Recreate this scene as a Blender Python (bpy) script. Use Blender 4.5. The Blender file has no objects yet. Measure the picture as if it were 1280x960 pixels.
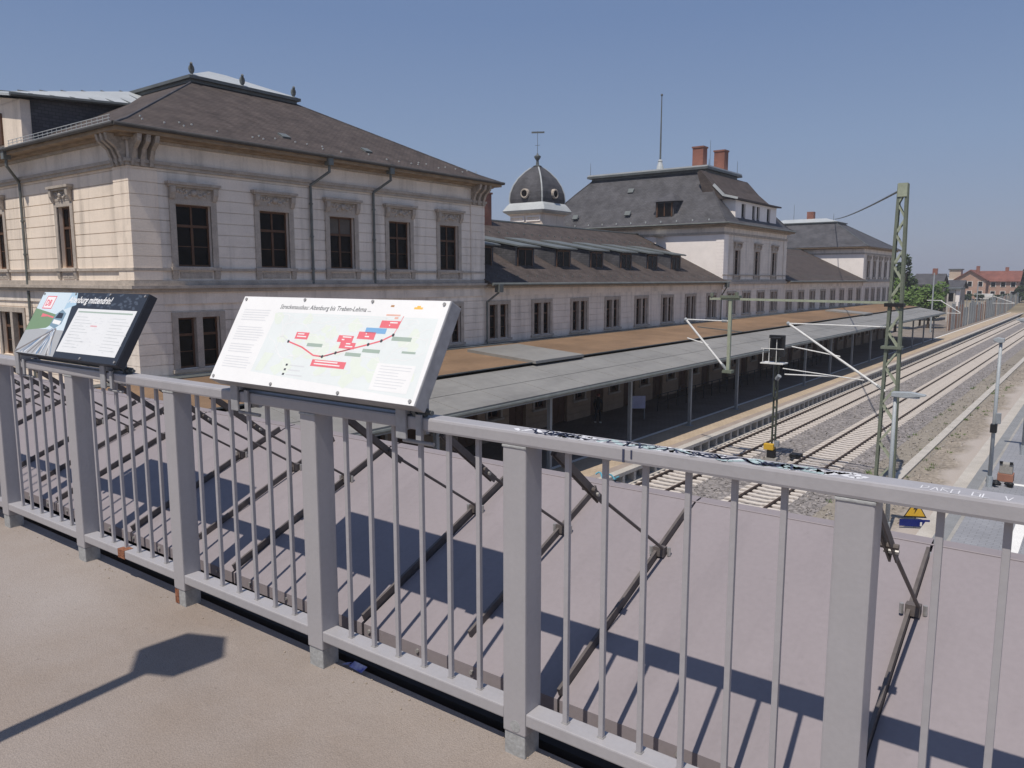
import bpy, bmesh, math, random
from mathutils import Matrix, Vector
random.seed(7)
R = math.radians
C = bpy.context.scene.collection

# ------------------------------------------------------------------ camera, light, exposure
EYE = Vector((0, 0, 0))                     # the photographer's eye; the bridge deck lies 1.6 m below it, the rails 9.4 m
cam = bpy.data.cameras.new('camera')
cam.sensor_width = 36; cam.lens = 972 / 1280 * 36; cam.clip_start = .05; cam.clip_end = 9000
co = bpy.data.objects.new('camera', cam); C.objects.link(co)
co.location = EYE; co.rotation_euler = (R(90 - 7.7), 0, R(37.3))
bpy.context.scene.camera = co
SUN_EL, SUN = 63.0, Vector((.10, -1.0, 0)).normalized()
w = bpy.data.worlds.new('World'); bpy.context.scene.world = w; w.use_nodes = True
nt = w.node_tree
sky = nt.nodes.new('ShaderNodeTexSky'); sky.sky_type = 'NISHITA'; sky.sun_disc = False
sky.sun_elevation = R(SUN_EL); sky.sun_rotation = math.atan2(SUN.x, SUN.y)
sky.altitude = 100; sky.air_density = 1.0; sky.dust_density = 1.0; sky.ozone_density = 1.6
bg = nt.nodes['Background']; bg.inputs['Strength'].default_value = .12
hz = nt.nodes.new('ShaderNodeMixRGB'); hz.inputs['Fac'].default_value = .85       # summer haze: a pale lavender veil over the clear sky, thinner overhead
wt = nt.nodes.new('ShaderNodeTexCoord'); sp_ = nt.nodes.new('ShaderNodeSeparateXYZ'); rp = nt.nodes.new('ShaderNodeValToRGB'); ml = nt.nodes.new('ShaderNodeMixRGB')
nt.links.new(wt.outputs['Generated'], sp_.inputs[0]); nt.links.new(sp_.outputs['Z'], rp.inputs['Fac'])
el_ = rp.color_ramp.elements
el_[0].position = 0; el_[0].color = (.60, .665, .90, 1); el_[1].position = 1; el_[1].color = (.30, .46, .85, 1)
for ps_, c_ in ((.157, (.485,.655,.985,1)), (.30, (.345,.52,.90,1))): e_ = el_.new(ps_); e_.color = c_
ml.blend_type = 'MULTIPLY'; ml.inputs['Fac'].default_value = 1; ml.inputs['Color2'].default_value = (3.72, 3.68, 3.78, 1)
nt.links.new(rp.outputs['Color'], ml.inputs['Color1']); nt.links.new(ml.outputs['Color'], hz.inputs['Color2'])
nt.links.new(sky.outputs['Color'], hz.inputs['Color1']); nt.links.new(hz.outputs['Color'], bg.inputs['Color'])
sl = bpy.data.lights.new('sun', 'SUN'); sl.energy = 4.0; sl.angle = R(.53); sl.color = (1, .93, .835)
so = bpy.data.objects.new('sun', sl); C.objects.link(so); so.location = (10, -60, 120)
sd = Vector((-SUN.x, -SUN.y, -math.tan(R(SUN_EL))))
so.rotation_euler = sd.to_track_quat('-Z', 'Y').to_euler()
vs = bpy.context.scene.view_settings
bpy.context.scene.display_settings.display_device = 'sRGB'
vs.view_transform = 'Standard'; vs.look = 'None'; vs.exposure = 0; vs.gamma = 1; vs.use_curve_mapping = False
cy = bpy.context.scene.cycles
try:
    cy.max_bounces = 6; cy.diffuse_bounces = 3; cy.glossy_bounces = 3; cy.use_denoising = True
    cy.caustics_reflective = False; cy.caustics_refractive = False
except Exception: pass

# ------------------------------------------------------------------ helpers
W = {}                                      # world matrix of every object made here
class MB:
    def __init__(s): s.v = []; s.f = []
    def quad(s, *p):
        n = len(s.v); s.v += [tuple(q) for q in p]; s.f.append(tuple(range(n, n + len(p)))); return s
    def box(s, a, b):
        x0, y0, z0 = [min(a[i], b[i]) for i in range(3)]; x1, y1, z1 = [max(a[i], b[i]) for i in range(3)]
        n = len(s.v)
        s.v += [(x0,y0,z0),(x1,y0,z0),(x1,y1,z0),(x0,y1,z0),(x0,y0,z1),(x1,y0,z1),(x1,y1,z1),(x0,y1,z1)]
        s.f += [tuple(n+i for i in f) for f in ((0,3,2,1),(4,5,6,7),(0,1,5,4),(1,2,6,5),(2,3,7,6),(3,0,4,7))]
        return s
    def prism(s, poly, ax, a, b):
        """poly in the two axes other than ax, extruded along ax from a to b"""
        n = len(s.v); m = len(poly)
        def P(q, t): return (t, q[0], q[1]) if ax == 0 else (q[0], t, q[1]) if ax == 1 else (q[0], q[1], t)
        s.v += [P(q, a) for q in poly] + [P(q, b) for q in poly]
        s.f.append(tuple(n + i for i in range(m))); s.f.append(tuple(n + m + i for i in reversed(range(m))))
        for i in range(m): s.f.append((n+i, n+m+i, n+m+(i+1)%m, n+(i+1)%m))
        return s
    def bar(s, p, q, w_, h_, up=(0,0,1)):
        """a rectangular bar from p to q"""
        p, q = Vector(p), Vector(q); d = (q - p).normalized(); up = Vector(up)
        if abs(d.dot(up)) > .99: up = Vector((1,0,0))
        r = d.cross(up).normalized(); u = r.cross(d)
        n = len(s.v)
        for e in (p, q):
            for a, b in ((-1,-1),(1,-1),(1,1),(-1,1)): s.v.append(tuple(e + r*a*w_/2 + u*b*h_/2))
        s.f += [tuple(n+i for i in f) for f in ((0,1,2,3),(7,6,5,4),(0,4,5,1),(1,5,6,2),(2,6,7,3),(3,7,4,0))]
        return s
    def tube(s, p, q, r0, r1=None, seg=8):
        r1 = r0 if r1 is None else r1
        p, q = Vector(p), Vector(q); d = (q - p).normalized()
        a = d.orthogonal().normalized(); b = d.cross(a); n = len(s.v)
        for e, rr in ((p, r0), (q, r1)):
            for i in range(seg):
                t = 2*math.pi*i/seg; s.v.append(tuple(e + a*rr*math.cos(t) + b*rr*math.sin(t)))
        for i in range(seg): s.f.append((n+i, n+(i+1)%seg, n+seg+(i+1)%seg, n+seg+i))
        s.f.append(tuple(n+i for i in reversed(range(seg)))); s.f.append(tuple(n+seg+i for i in range(seg)))
        return s
    def lathe(s, c, prof, seg=16):
        n = len(s.v); c = Vector(c)
        for r, z in prof:
            for i in range(seg):
                t = 2*math.pi*i/seg; s.v.append((c.x+r*math.cos(t), c.y+r*math.sin(t), c.z+z))
        for k in range(len(prof)-1):
            for i in range(seg):
                j = (i+1)%seg; s.f.append((n+k*seg+i, n+k*seg+j, n+(k+1)*seg+j, n+(k+1)*seg+i))
        s.f.append(tuple(n+i for i in reversed(range(seg)))); m = n+(len(prof)-1)*seg
        s.f.append(tuple(m+i for i in range(seg)))
        return s
    def ball(s, c, r, seg=10, sq=1.0):
        pr = [(max(.001, r*math.sin(math.pi*k/6)), -r*sq*math.cos(math.pi*k/6)) for k in range(7)]
        return s.lathe(c, pr, seg)
    def mesh(s, name, mat, M=None, bevel=0, smooth=False):
        me = bpy.data.meshes.new(name)
        vv = [tuple(M @ Vector(p)) for p in s.v] if M is not None else s.v
        me.from_pydata(vv, [], s.f)
        bm = bmesh.new(); bm.from_mesh(me)
        bmesh.ops.recalc_face_normals(bm, faces=bm.faces)
        if bevel:
            ed = [e for e in bm.edges if len(e.link_faces) == 2 and e.calc_face_angle(0) > .5]
            bmesh.ops.bevel(bm, geom=ed, offset=bevel, segments=2, affect='EDGES', profile=.6)
        uv = bm.loops.layers.uv.new('UVMap')
        for f in bm.faces:
            n = f.normal
            t = Vector((-n.y, n.x, 0))
            t = t.normalized() if t.length > .02 else Vector((1, 0, 0))
            b = n.cross(t)
            for l in f.loops: l[uv].uv = (l.vert.co.dot(t), l.vert.co.dot(b))
            f.smooth = smooth
        bm.to_mesh(me); bm.free()
        me.materials.append(mat)
        return me

def tag(o, label=None, cat=None, group=None, kind=None):
    if label: o['label'] = label
    if cat: o['category'] = cat
    if group: o['group'] = group
    if kind: o['kind'] = kind
    return o
def thing(name, label, cat, loc=(0,0,0), group=None, rot=0, kind=None):
    o = bpy.data.objects.new(name, None); C.objects.link(o); o.empty_display_size = .2
    o.location = loc; o.rotation_euler = (0, 0, rot)
    W[o] = Matrix.Translation(loc) @ Matrix.Rotation(rot, 4, 'Z')
    return tag(o, label, cat, group, kind)
def part(name, mb, mat, parent=None, M=None, bevel=0, smooth=False, label=None):
    """one mesh object; without M the mesh is given in world coordinates, with M in local ones"""
    if M is None:
        P = W[parent] if parent else Matrix.Identity(4)
        me = mb.mesh(name, mat, P.inverted() if parent else None, bevel, smooth)
        M = P.copy()
    else: me = mb if isinstance(mb, bpy.types.Mesh) else mb.mesh(name, mat, None, bevel, smooth)
    o = bpy.data.objects.new(name, me); C.objects.link(o)
    if parent: o.parent = parent; o.matrix_basis = W[parent].inverted() @ M
    else: o.matrix_basis = M
    W[o] = M
    if label: o['label'] = label
    return o
def copy_to(o, parent, M):
    """a copy of a part (or thing) and of everything under it"""
    c = o.copy(); C.objects.link(c); c.parent = parent
    c.matrix_basis = (W[parent].inverted() if parent else Matrix.Identity(4)) @ M; W[c] = M
    for ch in [k for k in W if k.parent == o]: copy_to(ch, c, M @ W[o].inverted() @ W[ch])
    return c
def T(x, y, z, rz=0): return Matrix.Translation((x, y, z)) @ Matrix.Rotation(rz, 4, 'Z')

# ------------------------------------------------------------------ materials
def mat(name, c, rough=.75, var=.12, scale=1.5, c2=None, bump=0, bscale=30, metal=0, spec=.3, stretch=(1,1,1), fine=.5, detail=6, fm=.7):
    m = bpy.data.materials.new(name); m.use_nodes = True; N = m.node_tree.nodes; L = m.node_tree.links
    b = N['Principled BSDF']; b.inputs['Roughness'].default_value = rough; b.inputs['Metallic'].default_value = metal
    b.inputs['Specular IOR Level'].default_value = spec
    tc = N.new('ShaderNodeTexCoord'); mp = N.new('ShaderNodeMapping'); mp.inputs['Scale'].default_value = stretch
    L.new(tc.outputs['Object'], mp.inputs['Vector'])
    n1 = N.new('ShaderNodeTexNoise'); n1.inputs['Scale'].default_value = scale; n1.inputs['Detail'].default_value = detail
    n1.inputs['Roughness'].default_value = .6; L.new(mp.outputs['Vector'], n1.inputs['Vector'])
    r = N.new('ShaderNodeValToRGB'); L.new(n1.outputs['Fac'], r.inputs['Fac'])
    d = [max(0, x*(1-var)) for x in c]; h = list(c2) if c2 else [min(1, x*(1+var)) for x in c]
    r.color_ramp.elements[0].position = .33; r.color_ramp.elements[1].position = .68
    r.color_ramp.elements[0].color = (*d, 1); r.color_ramp.elements[1].color = (*h, 1)
    n2 = N.new('ShaderNodeTexNoise'); n2.inputs['Scale'].default_value = bscale; n2.inputs['Detail'].default_value = 3
    L.new(mp.outputs['Vector'], n2.inputs['Vector'])
    mx = N.new('ShaderNodeMixRGB'); mx.blend_type = 'MULTIPLY'; mx.inputs['Fac'].default_value = fine
    mr = N.new('ShaderNodeMapRange'); mr.inputs['From Min'].default_value = .3; mr.inputs['From Max'].default_value = .7
    mr.inputs['To Min'].default_value = fm; mr.inputs['To Max'].default_value = 1.9 - fm
    L.new(n2.outputs['Fac'], mr.inputs['Value']); L.new(r.outputs['Color'], mx.inputs['Color1']); L.new(mr.outputs['Result'], mx.inputs['Color2'])
    L.new(mx.outputs['Color'], b.inputs['Base Color'])
    if bump:
        bp = N.new('ShaderNodeBump'); bp.inputs['Strength'].default_value = bump; bp.inputs['Distance'].default_value = .02
        L.new(n2.outputs['Fac'], bp.inputs['Height']); L.new(bp.outputs['Normal'], b.inputs['Normal'])
    m['_col'] = mx.name
    return m
def brick(name, c, c2, mortar, bw, bh, ms=.012, rough=.8, bump=.5, off=.5, noise=.25, nscale=.6, spec=.25, mort_smooth=.1):
    """coursed material on the metre-scale UVs: slates, pavers, bricks"""
    m = bpy.data.materials.new(name); m.use_nodes = True; N = m.node_tree.nodes; L = m.node_tree.links
    b = N['Principled BSDF']; b.inputs['Roughness'].default_value = rough; b.inputs['Specular IOR Level'].default_value = spec
    uv = N.new('ShaderNodeUVMap'); uv.uv_map = 'UVMap'
    t = N.new('ShaderNodeTexBrick'); t.offset = off
    t.inputs['Scale'].default_value = 1; t.inputs['Brick Width'].default_value = bw; t.inputs['Row Height'].default_value = bh
    t.inputs['Mortar Size'].default_value = ms; t.inputs['Mortar Smooth'].default_value = mort_smooth; t.inputs['Bias'].default_value = 0
    t.inputs['Color1'].default_value = (*c, 1); t.inputs['Color2'].default_value = (*c2, 1); t.inputs['Mortar'].default_value = (*mortar, 1)
    L.new(uv.outputs['UV'], t.inputs['Vector'])
    tc = N.new('ShaderNodeTexCoord'); n = N.new('ShaderNodeTexNoise'); n.inputs['Scale'].default_value = nscale; n.inputs['Detail'].default_value = 8
    L.new(tc.outputs['Object'], n.inputs['Vector'])
    mr = N.new('ShaderNodeMapRange'); mr.inputs['From Min'].default_value = .3; mr.inputs['From Max'].default_value = .7
    mr.inputs['To Min'].default_value = 1 - noise; mr.inputs['To Max'].default_value = 1 + noise
    L.new(n.outputs['Fac'], mr.inputs['Value'])
    mx = N.new('ShaderNodeMixRGB'); mx.blend_type = 'MULTIPLY'; mx.inputs['Fac'].default_value = 1
    L.new(t.outputs['Color'], mx.inputs['Color1']); L.new(mr.outputs['Result'], mx.inputs['Color2']); L.new(mx.outputs['Color'], b.inputs['Base Color'])
    bp = N.new('ShaderNodeBump'); bp.inputs['Strength'].default_value = bump; bp.inputs['Distance'].default_value = .015; bp.invert = True
    L.new(t.outputs['Fac'], bp.inputs['Height']); L.new(bp.outputs['Normal'], b.inputs['Normal'])
    return m

M_ = {}
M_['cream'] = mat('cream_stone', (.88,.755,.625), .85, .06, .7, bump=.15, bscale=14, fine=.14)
M_['creamgrey'] = mat('shade_grey_stone', (.82,.735,.645), .85, .08, .6, bump=.15, bscale=14, fine=.16)  # cream stone again, greyed for the shaded track side; shade put into the colour
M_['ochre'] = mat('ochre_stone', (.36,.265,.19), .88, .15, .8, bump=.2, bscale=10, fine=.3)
def streaks(m, stretch, lo, hi, dark, scale=1.0):
    N = m.node_tree.nodes; L = m.node_tree.links; tc = N.new('ShaderNodeTexCoord'); mp = N.new('ShaderNodeMapping'); mp.inputs['Scale'].default_value = stretch
    n = N.new('ShaderNodeTexNoise'); n.inputs['Scale'].default_value = scale; n.inputs['Detail'].default_value = 7; n.inputs['Roughness'].default_value = .65
    L.new(tc.outputs['Object'], mp.inputs['Vector']); L.new(mp.outputs['Vector'], n.inputs['Vector'])
    r = N.new('ShaderNodeMapRange'); r.inputs['From Min'].default_value = lo; r.inputs['From Max'].default_value = hi; r.inputs['To Min'].default_value = 1; r.inputs['To Max'].default_value = dark
    L.new(n.outputs['Fac'], r.inputs['Value']); b = N['Principled BSDF']; src = b.inputs['Base Color'].links[0].from_socket
    x = N.new('ShaderNodeMixRGB'); x.blend_type = 'MULTIPLY'; x.inputs['Fac'].default_value = 1
    L.new(src, x.inputs['Color1']); L.new(r.outputs['Result'], x.inputs['Color2']); L.new(x.outputs['Color'], b.inputs['Base Color'])
for k_ in ('cream', 'creamgrey'): streaks(M_[k_], (1.6,1.6,.16), .5, .72, .70); streaks(M_[k_], (.5,.5,.5), .52, .7, .86)
M_['groove'] = mat('joint_stone', (.36,.30,.24), .9, .15, 2)
M_['trim'] = mat('grey_sandstone', (.44,.385,.33), .88, .17, 2.2, bump=.3, bscale=18)
M_['carved'] = mat('carved_sandstone', (.40,.345,.29), .9, .28, 5, bump=.8, bscale=14)
M_['eave'] = mat('eave_boards', (.32,.235,.155), .8, .25, 2, stretch=(1,1,4))
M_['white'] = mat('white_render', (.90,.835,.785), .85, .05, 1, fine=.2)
M_['wood'] = mat('brown_window_wood', (.115,.058,.032), .6, .2, 3)
M_['pane'] = mat('dark_glass', (.011,.009,.008), .2, .5, .8, spec=.09)
M_['slate'] = brick('brown_slate', (.07,.055,.05), (.095,.076,.068), (.045,.037,.034), .26, .13, .012, .8, .55, noise=.25, nscale=1.3)
M_['slatedk'] = brick('dark_slate', (.07,.068,.075), (.095,.093,.10), (.048,.048,.052), .28, .14, .012, .7, .5, noise=.28, nscale=.9)
M_['zinc'] = mat('pale_zinc', (.44,.46,.46), .45, .1, .6, metal=0, spec=.5)
M_['zincmid'] = mat('weathered_zinc', (.135,.15,.15), .5, .14, 1.2, spec=.4)
M_['zincdk'] = mat('dark_zinc', (.105,.115,.115), .5, .2, 1.5, spec=.4)
M_['eavegutter'] = mat('dark_gutter', (.075,.07,.065), .6, .2, 2)
M_['gutter'] = mat('weathered_gutter', (.14,.15,.14), .5, .2, 2, spec=.4)
M_['redbrick'] = brick('red_brick', (.30,.09,.058), (.22,.065,.045), (.26,.19,.15), .25, .08, .012)
M_['canmetal'] = mat('canopy_sheet', (.25,.243,.23), .55, .08, .3, fine=.25, bscale=3, spec=.35)
streaks(M_['canmetal'], (.5,.12,.5), .48, .7, .78)
M_['canbrown'] = mat('bitumen_gravel', (.225,.145,.088), .9, .17, .3, bump=.3, bscale=12, fine=.45)
streaks(M_['canbrown'], (.3,.09,.3), .45, .7, .66)
M_['steel'] = mat('platform_steel', (.25,.27,.29), .5, .1, 2)
M_['rail'] = mat('grey_rail_paint', (.375,.362,.372), .42, .035, 5, bump=.03, bscale=60, fine=.1, spec=.5)
streaks(M_['rail'], (8,8,1.2), .55, .8, .88)
M_['raildk'] = mat('galvanised_foot', (.37,.375,.37), .6, .16, 10, bump=.15, bscale=70, fine=.5, spec=.4)
M_['rust'] = mat('rust', (.24,.085,.045), .9, .3, 30, c2=(.36,.16,.09), bump=.5, bscale=90)
M_['sheet'] = mat('shield_sheet', (.262,.232,.242), .62, .045, 1.1, fine=.12, bscale=50, spec=.3)
streaks(M_['sheet'], (5,.8,.8), .5, .75, .88); streaks(M_['sheet'], (14,14,14), .62, .75, .90)
M_['shieldbar'] = mat('brown_grey_bar', (.12,.104,.098), .6, .14, 6)
M_['bolt'] = mat('zinc_bolt', (.36,.35,.34), .4, .1, 30, metal=.3)
M_['alu'] = mat('dull_aluminium', (.34,.34,.35), .5, .07, 4, spec=.4)
M_['dark'] = mat('dark_void', (.02,.02,.02), .9)
M_['deck'] = mat('worn_deck', (.295,.238,.196), .92, .10, .55, c2=(.345,.306,.284), bump=.35, bscale=190, fine=.55)
streaks(M_['deck'], (30,30,30), .62, .74, .72); streaks(M_['deck'], (.8,2.2,1), .55, .8, .88)
M_['concrete'] = mat('concrete', (.33,.315,.29), .9, .12, 1.2, bump=.3, bscale=30)
M_['pale_concrete'] = mat('pale_concrete', (.46,.43,.39), .9, .1, 1.0, bump=.2, bscale=20)
M_['ballast'] = mat('ballast', (.235,.215,.207), .95, .14, 1.1, bump=1.0, bscale=5.5, fine=1.0, detail=9, fm=.42)
M_['sand'] = mat('sandy_ground', (.31,.26,.21), .95, .14, .35, bump=.5, bscale=6, fine=.6)
M_['ground'] = mat('gravel_ground', (.27,.24,.20), .95, .18, .05, bump=.5, bscale=4, fine=.6)
M_['sleeper'] = mat('sleeper_concrete', (.60,.545,.49), .9, .1, 2)
M_['railsteel'] = mat('rusty_rail', (.07,.046,.036), .6, .2, 3)
M_['pavers'] = brick('grey_pavers', (.245,.25,.27), (.27,.275,.295), (.19,.19,.2), .4, .2, .012, .85, .4, noise=.1)
M_['tanpave'] = brick('tan_pavers', (.42,.335,.245), (.45,.365,.27), (.33,.26,.19), .3, .3, .012, .85, .3, noise=.1)
M_['greypave'] = brick('grey_platform_pavers', (.22,.19,.165), (.25,.215,.19), (.16,.135,.12), .3, .3, .012, .85, .3, noise=.15)
M_['paint_white'] = mat('white_paint', (.78,.77,.74), .7, .04, 3)
M_['mastdk'] = mat('dark_signal_paint', (.07,.08,.06), .6, .14, 3)
M_['mast'] = mat('green_mast_paint', (.155,.175,.135), .6, .14, 3)
M_['mastpale'] = mat('pale_green_paint', (.33,.36,.27), .6, .1, 3)
M_['insul'] = mat('white_tube', (.72,.72,.70), .45, .06, 5)
M_['black'] = mat('black_plastic', (.018,.018,.02), .5)
M_['yellow'] = mat('yellow_paint', (.62,.38,.04), .55, .06)
M_['blue'] = mat('navy_blue', (.012,.022,.16), .5, .1)
M_['lamp'] = mat('lamp_grey', (.36,.39,.41), .45, .06, 3)
M_['leaf'] = mat('leaf_green', (.07,.125,.03), .8, .35, .9, c2=(.125,.20,.05), fine=.3)
M_['leafdk'] = mat('leaf_dark', (.026,.045,.018), .85, .35, .6, c2=(.05,.075,.03), fine=.3)
M_['bark'] = mat('bark', (.09,.065,.045), .95, .3, 6)
M_['tile_red'] = brick('red_tiles', (.24,.095,.072), (.20,.08,.06), (.13,.06,.05), .3, .35, .02, .8, .5)
M_['house'] = mat('house_render', (.52,.42,.33), .9, .08, .5)
M_['housebrick'] = mat('house_brick', (.43,.28,.215), .9, .12, .5)

# ------------------------------------------------------------------ ground, platforms, tracks
G = -9.62
mb = MB(); mb.quad((-2400,-300,G),(2400,-300,G),(2400,2400,G),(-2400,2400,G))
tag(part('ground', mb, M_['ground']), kind='structure')
# ballast bed: shouldered trapezium under both tracks
mb = MB(); mb.prism([(-17.0,G+.004),(-17.0,-9.575),(-9.6,-9.575),(-8.9,G+.004)], 1, -40, 420)
tag(part('ballast', mb, M_['ballast']), kind='structure')
earth = mat('pebbly_earth', (.29,.25,.205), .95, .2, .5, bump=.9, bscale=5, fine=1.0, fm=.6)
N_ = earth.node_tree.nodes; L_ = earth.node_tree.links
tc_ = next(n for n in N_ if n.type == 'TEX_COORD'); sx_ = N_.new('ShaderNodeSeparateXYZ'); L_.new(tc_.outputs['Object'], sx_.inputs[0])
no_ = N_.new('ShaderNodeTexNoise'); no_.inputs['Scale'].default_value = .35; no_.inputs['Detail'].default_value = 8; L_.new(tc_.outputs['Object'], no_.inputs['Vector'])
ma_ = N_.new('ShaderNodeMath'); ma_.operation = 'MULTIPLY_ADD'; ma_.inputs[1].default_value = 2.4; L_.new(no_.outputs['Fac'], ma_.inputs[0]); L_.new(sx_.outputs['X'], ma_.inputs[2])
mr_ = N_.new('ShaderNodeMapRange'); mr_.inputs['From Min'].default_value = -4.75; mr_.inputs['From Max'].default_value = -4.2; L_.new(ma_.outputs[0], mr_.inputs['Value'])
mx_ = N_.new('ShaderNodeMixRGB'); mx_.inputs['Color2'].default_value = (.40,.355,.32,1); L_.new(mr_.outputs[0], mx_.inputs['Fac'])
L_.new(N_[earth['_col']].outputs['Color'], mx_.inputs['Color1']); L_.new(mx_.outputs['Color'], N_['Principled BSDF'].inputs['Base Color'])
mb = MB(); mb.box((-6.9,-40,G+.004),(-4.9,420,G+.03))
tag(part('sandy_path', mb, earth), kind='structure')
mb = MB(); mb.box((-4.9,-40,G+.004),(-4.16,160,-9.3))
tag(part('concrete_strip', mb, M_['pale_concrete']), kind='structure')
tr = thing('cable_trough', 'long pale concrete cable duct lid strip lying between the ballast and the sandy path', 'cable duct', (-7.4,40,G))
for k in range(60):
    y = 31 + k*1.0
    part('lid', MB().box((-7.62,y+.006,G+.002),(-7.18,y+.994,-9.5)), M_['pale_concrete'], tr)
mb = MB(); mb.box((-7.62,91.01,G+.002),(-7.18,220,-9.505)); o = part('lid_run', mb, M_['pale_concrete'], tr)

def track(xc, label):
    t = thing('railway_track', label, 'railway track', (xc, 40, -9.6), 'rail tracks')
    for s in (-1, 1):
        x = xc + s*.754
        prof = [(-.075,-9.56),(.075,-9.56),(.075,-9.545),(.012,-9.53),(.012,-9.45),(.036,-9.44),(.036,-9.40),(-.036,-9.40),(-.036,-9.44),(-.012,-9.45),(-.012,-9.53),(-.075,-9.545)]
        part('rail', MB().prism([(x+a, b) for a, b in prof], 1, -20, 420), M_['railsteel'], t)
    sm = MB().prism([(-1.3,-.1),(-1.3,.015),(-1.2,.05),(-.45,.045),(-.35,.02),(.35,.02),(.45,.045),(1.2,.05),(1.3,.015),(1.3,-.1)], 1, -.13, .13)
    me = sm.mesh('sleeper', M_['sleeper'])
    for k in range(100): part('sleeper', me, None, t, M=T(xc, 28 + .6*k, -9.56))
    far = MB()
    for k in range(100, 520):
        y = 28 + .6*k; far.box((xc-1.3, y-.13, -9.66), (xc+1.3, y+.13, -9.515))
    o = part('distant_sleepers', far, M_['sleeper'], t); o['kind'] = 'stuff'
track(-15.87, 'railway track beside the roofed station platform edge')
track(-11.40, 'railway track beside the lattice mast and gravel strip')

rnd = random.Random(31); q = MB(); qw = MB()
for k in range(5200):
    x_ = -5.6-4.7*rnd.random()**.6 if k % 3 else rnd.uniform(-14.6,-12.9); y_ = 29 + 75*rnd.random()**1.6
    z_ = -9.575 if x_ < -9.6 else (-9.58 if x_ < -9.0 else -9.595); r_ = rnd.uniform(.035,.085)
    if -7.65 < x_ < -7.15: continue
    a_ = [Vector((rnd.gauss(0,1),rnd.gauss(0,1),rnd.gauss(0,.7))).normalized()*r_ for _ in range(4)]; c_ = Vector((x_,y_,z_+r_*.3))
    for i,j,l in ((0,1,2),(0,2,3),(0,3,1),(1,3,2)): q.quad(c_+a_[i],c_+a_[j],c_+a_[l])
tag(part('ballast_stones', q, mat('loose_stone', (.30,.275,.255), .95, .4, 3)), kind='stuff')
for k in range(70):
    x_ = rnd.choice((-8.8,-7.75,-7.05,-6.4))+rnd.gauss(0,.12); y_ = 31+55*rnd.random()
    for b_ in range(12):
        d_ = Vector((rnd.gauss(0,.09),rnd.gauss(0,.09),rnd.uniform(.06,.2))); p_ = Vector((x_+rnd.gauss(0,.07),y_+rnd.gauss(0,.07),-9.6)); qw.quad(p_-Vector((.015,0,0)),p_+Vector((.015,0,0)),p_+d_)
tag(part('weeds', qw, M_['leaf']), kind='stuff')

# station platform (left): edge wall on short concrete posts, tan strip, dark paving
PZ = -8.85
mb = MB(); mb.box((-28.0,-40,G+.004),(-17.55,330,PZ-.004)); tag(part('platform_base', mb, M_['concrete']), kind='structure')
mb = MB(); mb.box((-28.0,-40,PZ-.003),(-20.35,330,PZ)); tag(part('platform_paving', mb, M_['greypave']), kind='structure')
mb = MB(); mb.box((-20.3,-40,PZ-.003),(-20.08,330,PZ+.004)); tag(part('platform_guide_strip', mb, M_['paint_white']), kind='structure')
mb = MB(); mb.box((-20.05,-40,PZ-.003),(-18.0,330,PZ+.002)); tag(part('platform_tan_strip', mb, M_['tanpave']), kind='structure')
mb = MB(); mb.box((-18.0,-40,PZ-.003),(-17.55,330,PZ)); tag(part('platform_margin', mb, mat('margin_paving', (.33,.275,.24), .9, .1, 1)), kind='structure')
ed = thing('platform_edge', 'pale precast platform edge beam carried on a row of short concrete posts', 'platform edge', (-17.3, 45, G))
part('edge_beam', MB().box((-17.55,-40,PZ-.16),(-17.12,330,PZ+.006)), M_['pale_concrete'], ed)
pm = MB().box((-.17,-.11,-.62),(.17,.11,0)).mesh('edge_post', M_['pale_concrete'])
for k in range(90): part('edge_post', pm, None, ed, M=T(-17.33, 30 + 1.08*k, PZ-.162))
part('footing', MB().box((-17.6,-40,G+.006),(-17.02,330,G+.14)), M_['pale_concrete'], ed)

# island platform (right)
mb = MB(); mb.box((-4.15,-40,G+.004),(9,150,PZ-.004)); tag(part('platform_base', mb, M_['concrete']), kind='structure')
mb = MB(); mb.box((-4.15,-40,PZ-.003),(-3.72,150,PZ+.002)); tag(part('platform_edge_slab', mb, mat('edge_slab_grey', (.235,.24,.245), .85, .08, .8)), kind='structure')
mb = MB(); mb.box((-3.72,-40,PZ-.003),(-3.60,150,PZ-.001)); tag(part('platform_gravel_gap', mb, M_['concrete']), kind='structure')
mb = MB(); mb.box((-3.60,-40,PZ-.003),(9,150,PZ+.001)); tag(part('platform_pavers', mb, M_['pavers']), kind='structure')
mb = MB(); mb.box((-2.0,22,PZ+.002),(-1.65,33.2,PZ+.005)); mb.box((-2.66,39.2,PZ+.002),(6,39.55,PZ+.005))
tag(part('platform_marking', mb, M_['paint_white']), kind='structure')
# ------------------------------------------------------------------ the station building
def wall_local(L, z0, z1, ops, course, th=.35, groove=.038, gw=.032, x0=0):
    """ashlar wall with real openings and recessed joints; x along, y inward, z up"""
    mb = MB()
    cuts = {z0, z1}; gaps = []
    if course:
        k = z0 + course
        while k < z1 - .05:
            gaps.append((k-gw/2, k+gw/2)); cuts |= {k-gw/2, k+gw/2}; k += course
    for a, b, c, d in ops: cuts |= {min(max(c, z0), z1), min(max(d, z0), z1)}
    cs = sorted(cuts)
    for za, zb in zip(cs, cs[1:]):
        if zb - za < 1e-4: continue
        zm = (za+zb)/2; g = any(p < zm < q for p, q in gaps)
        xs = [x0]
        for a, b, c, d in sorted(ops):
            if c < zm < d: xs += [a, b]
        xs.append(L)
        for i in range(0, len(xs), 2):
            if xs[i+1] - xs[i] > 1e-3: mb.box((xs[i], groove if g else 0, za), (xs[i+1], th, zb))
    return mb

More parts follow.
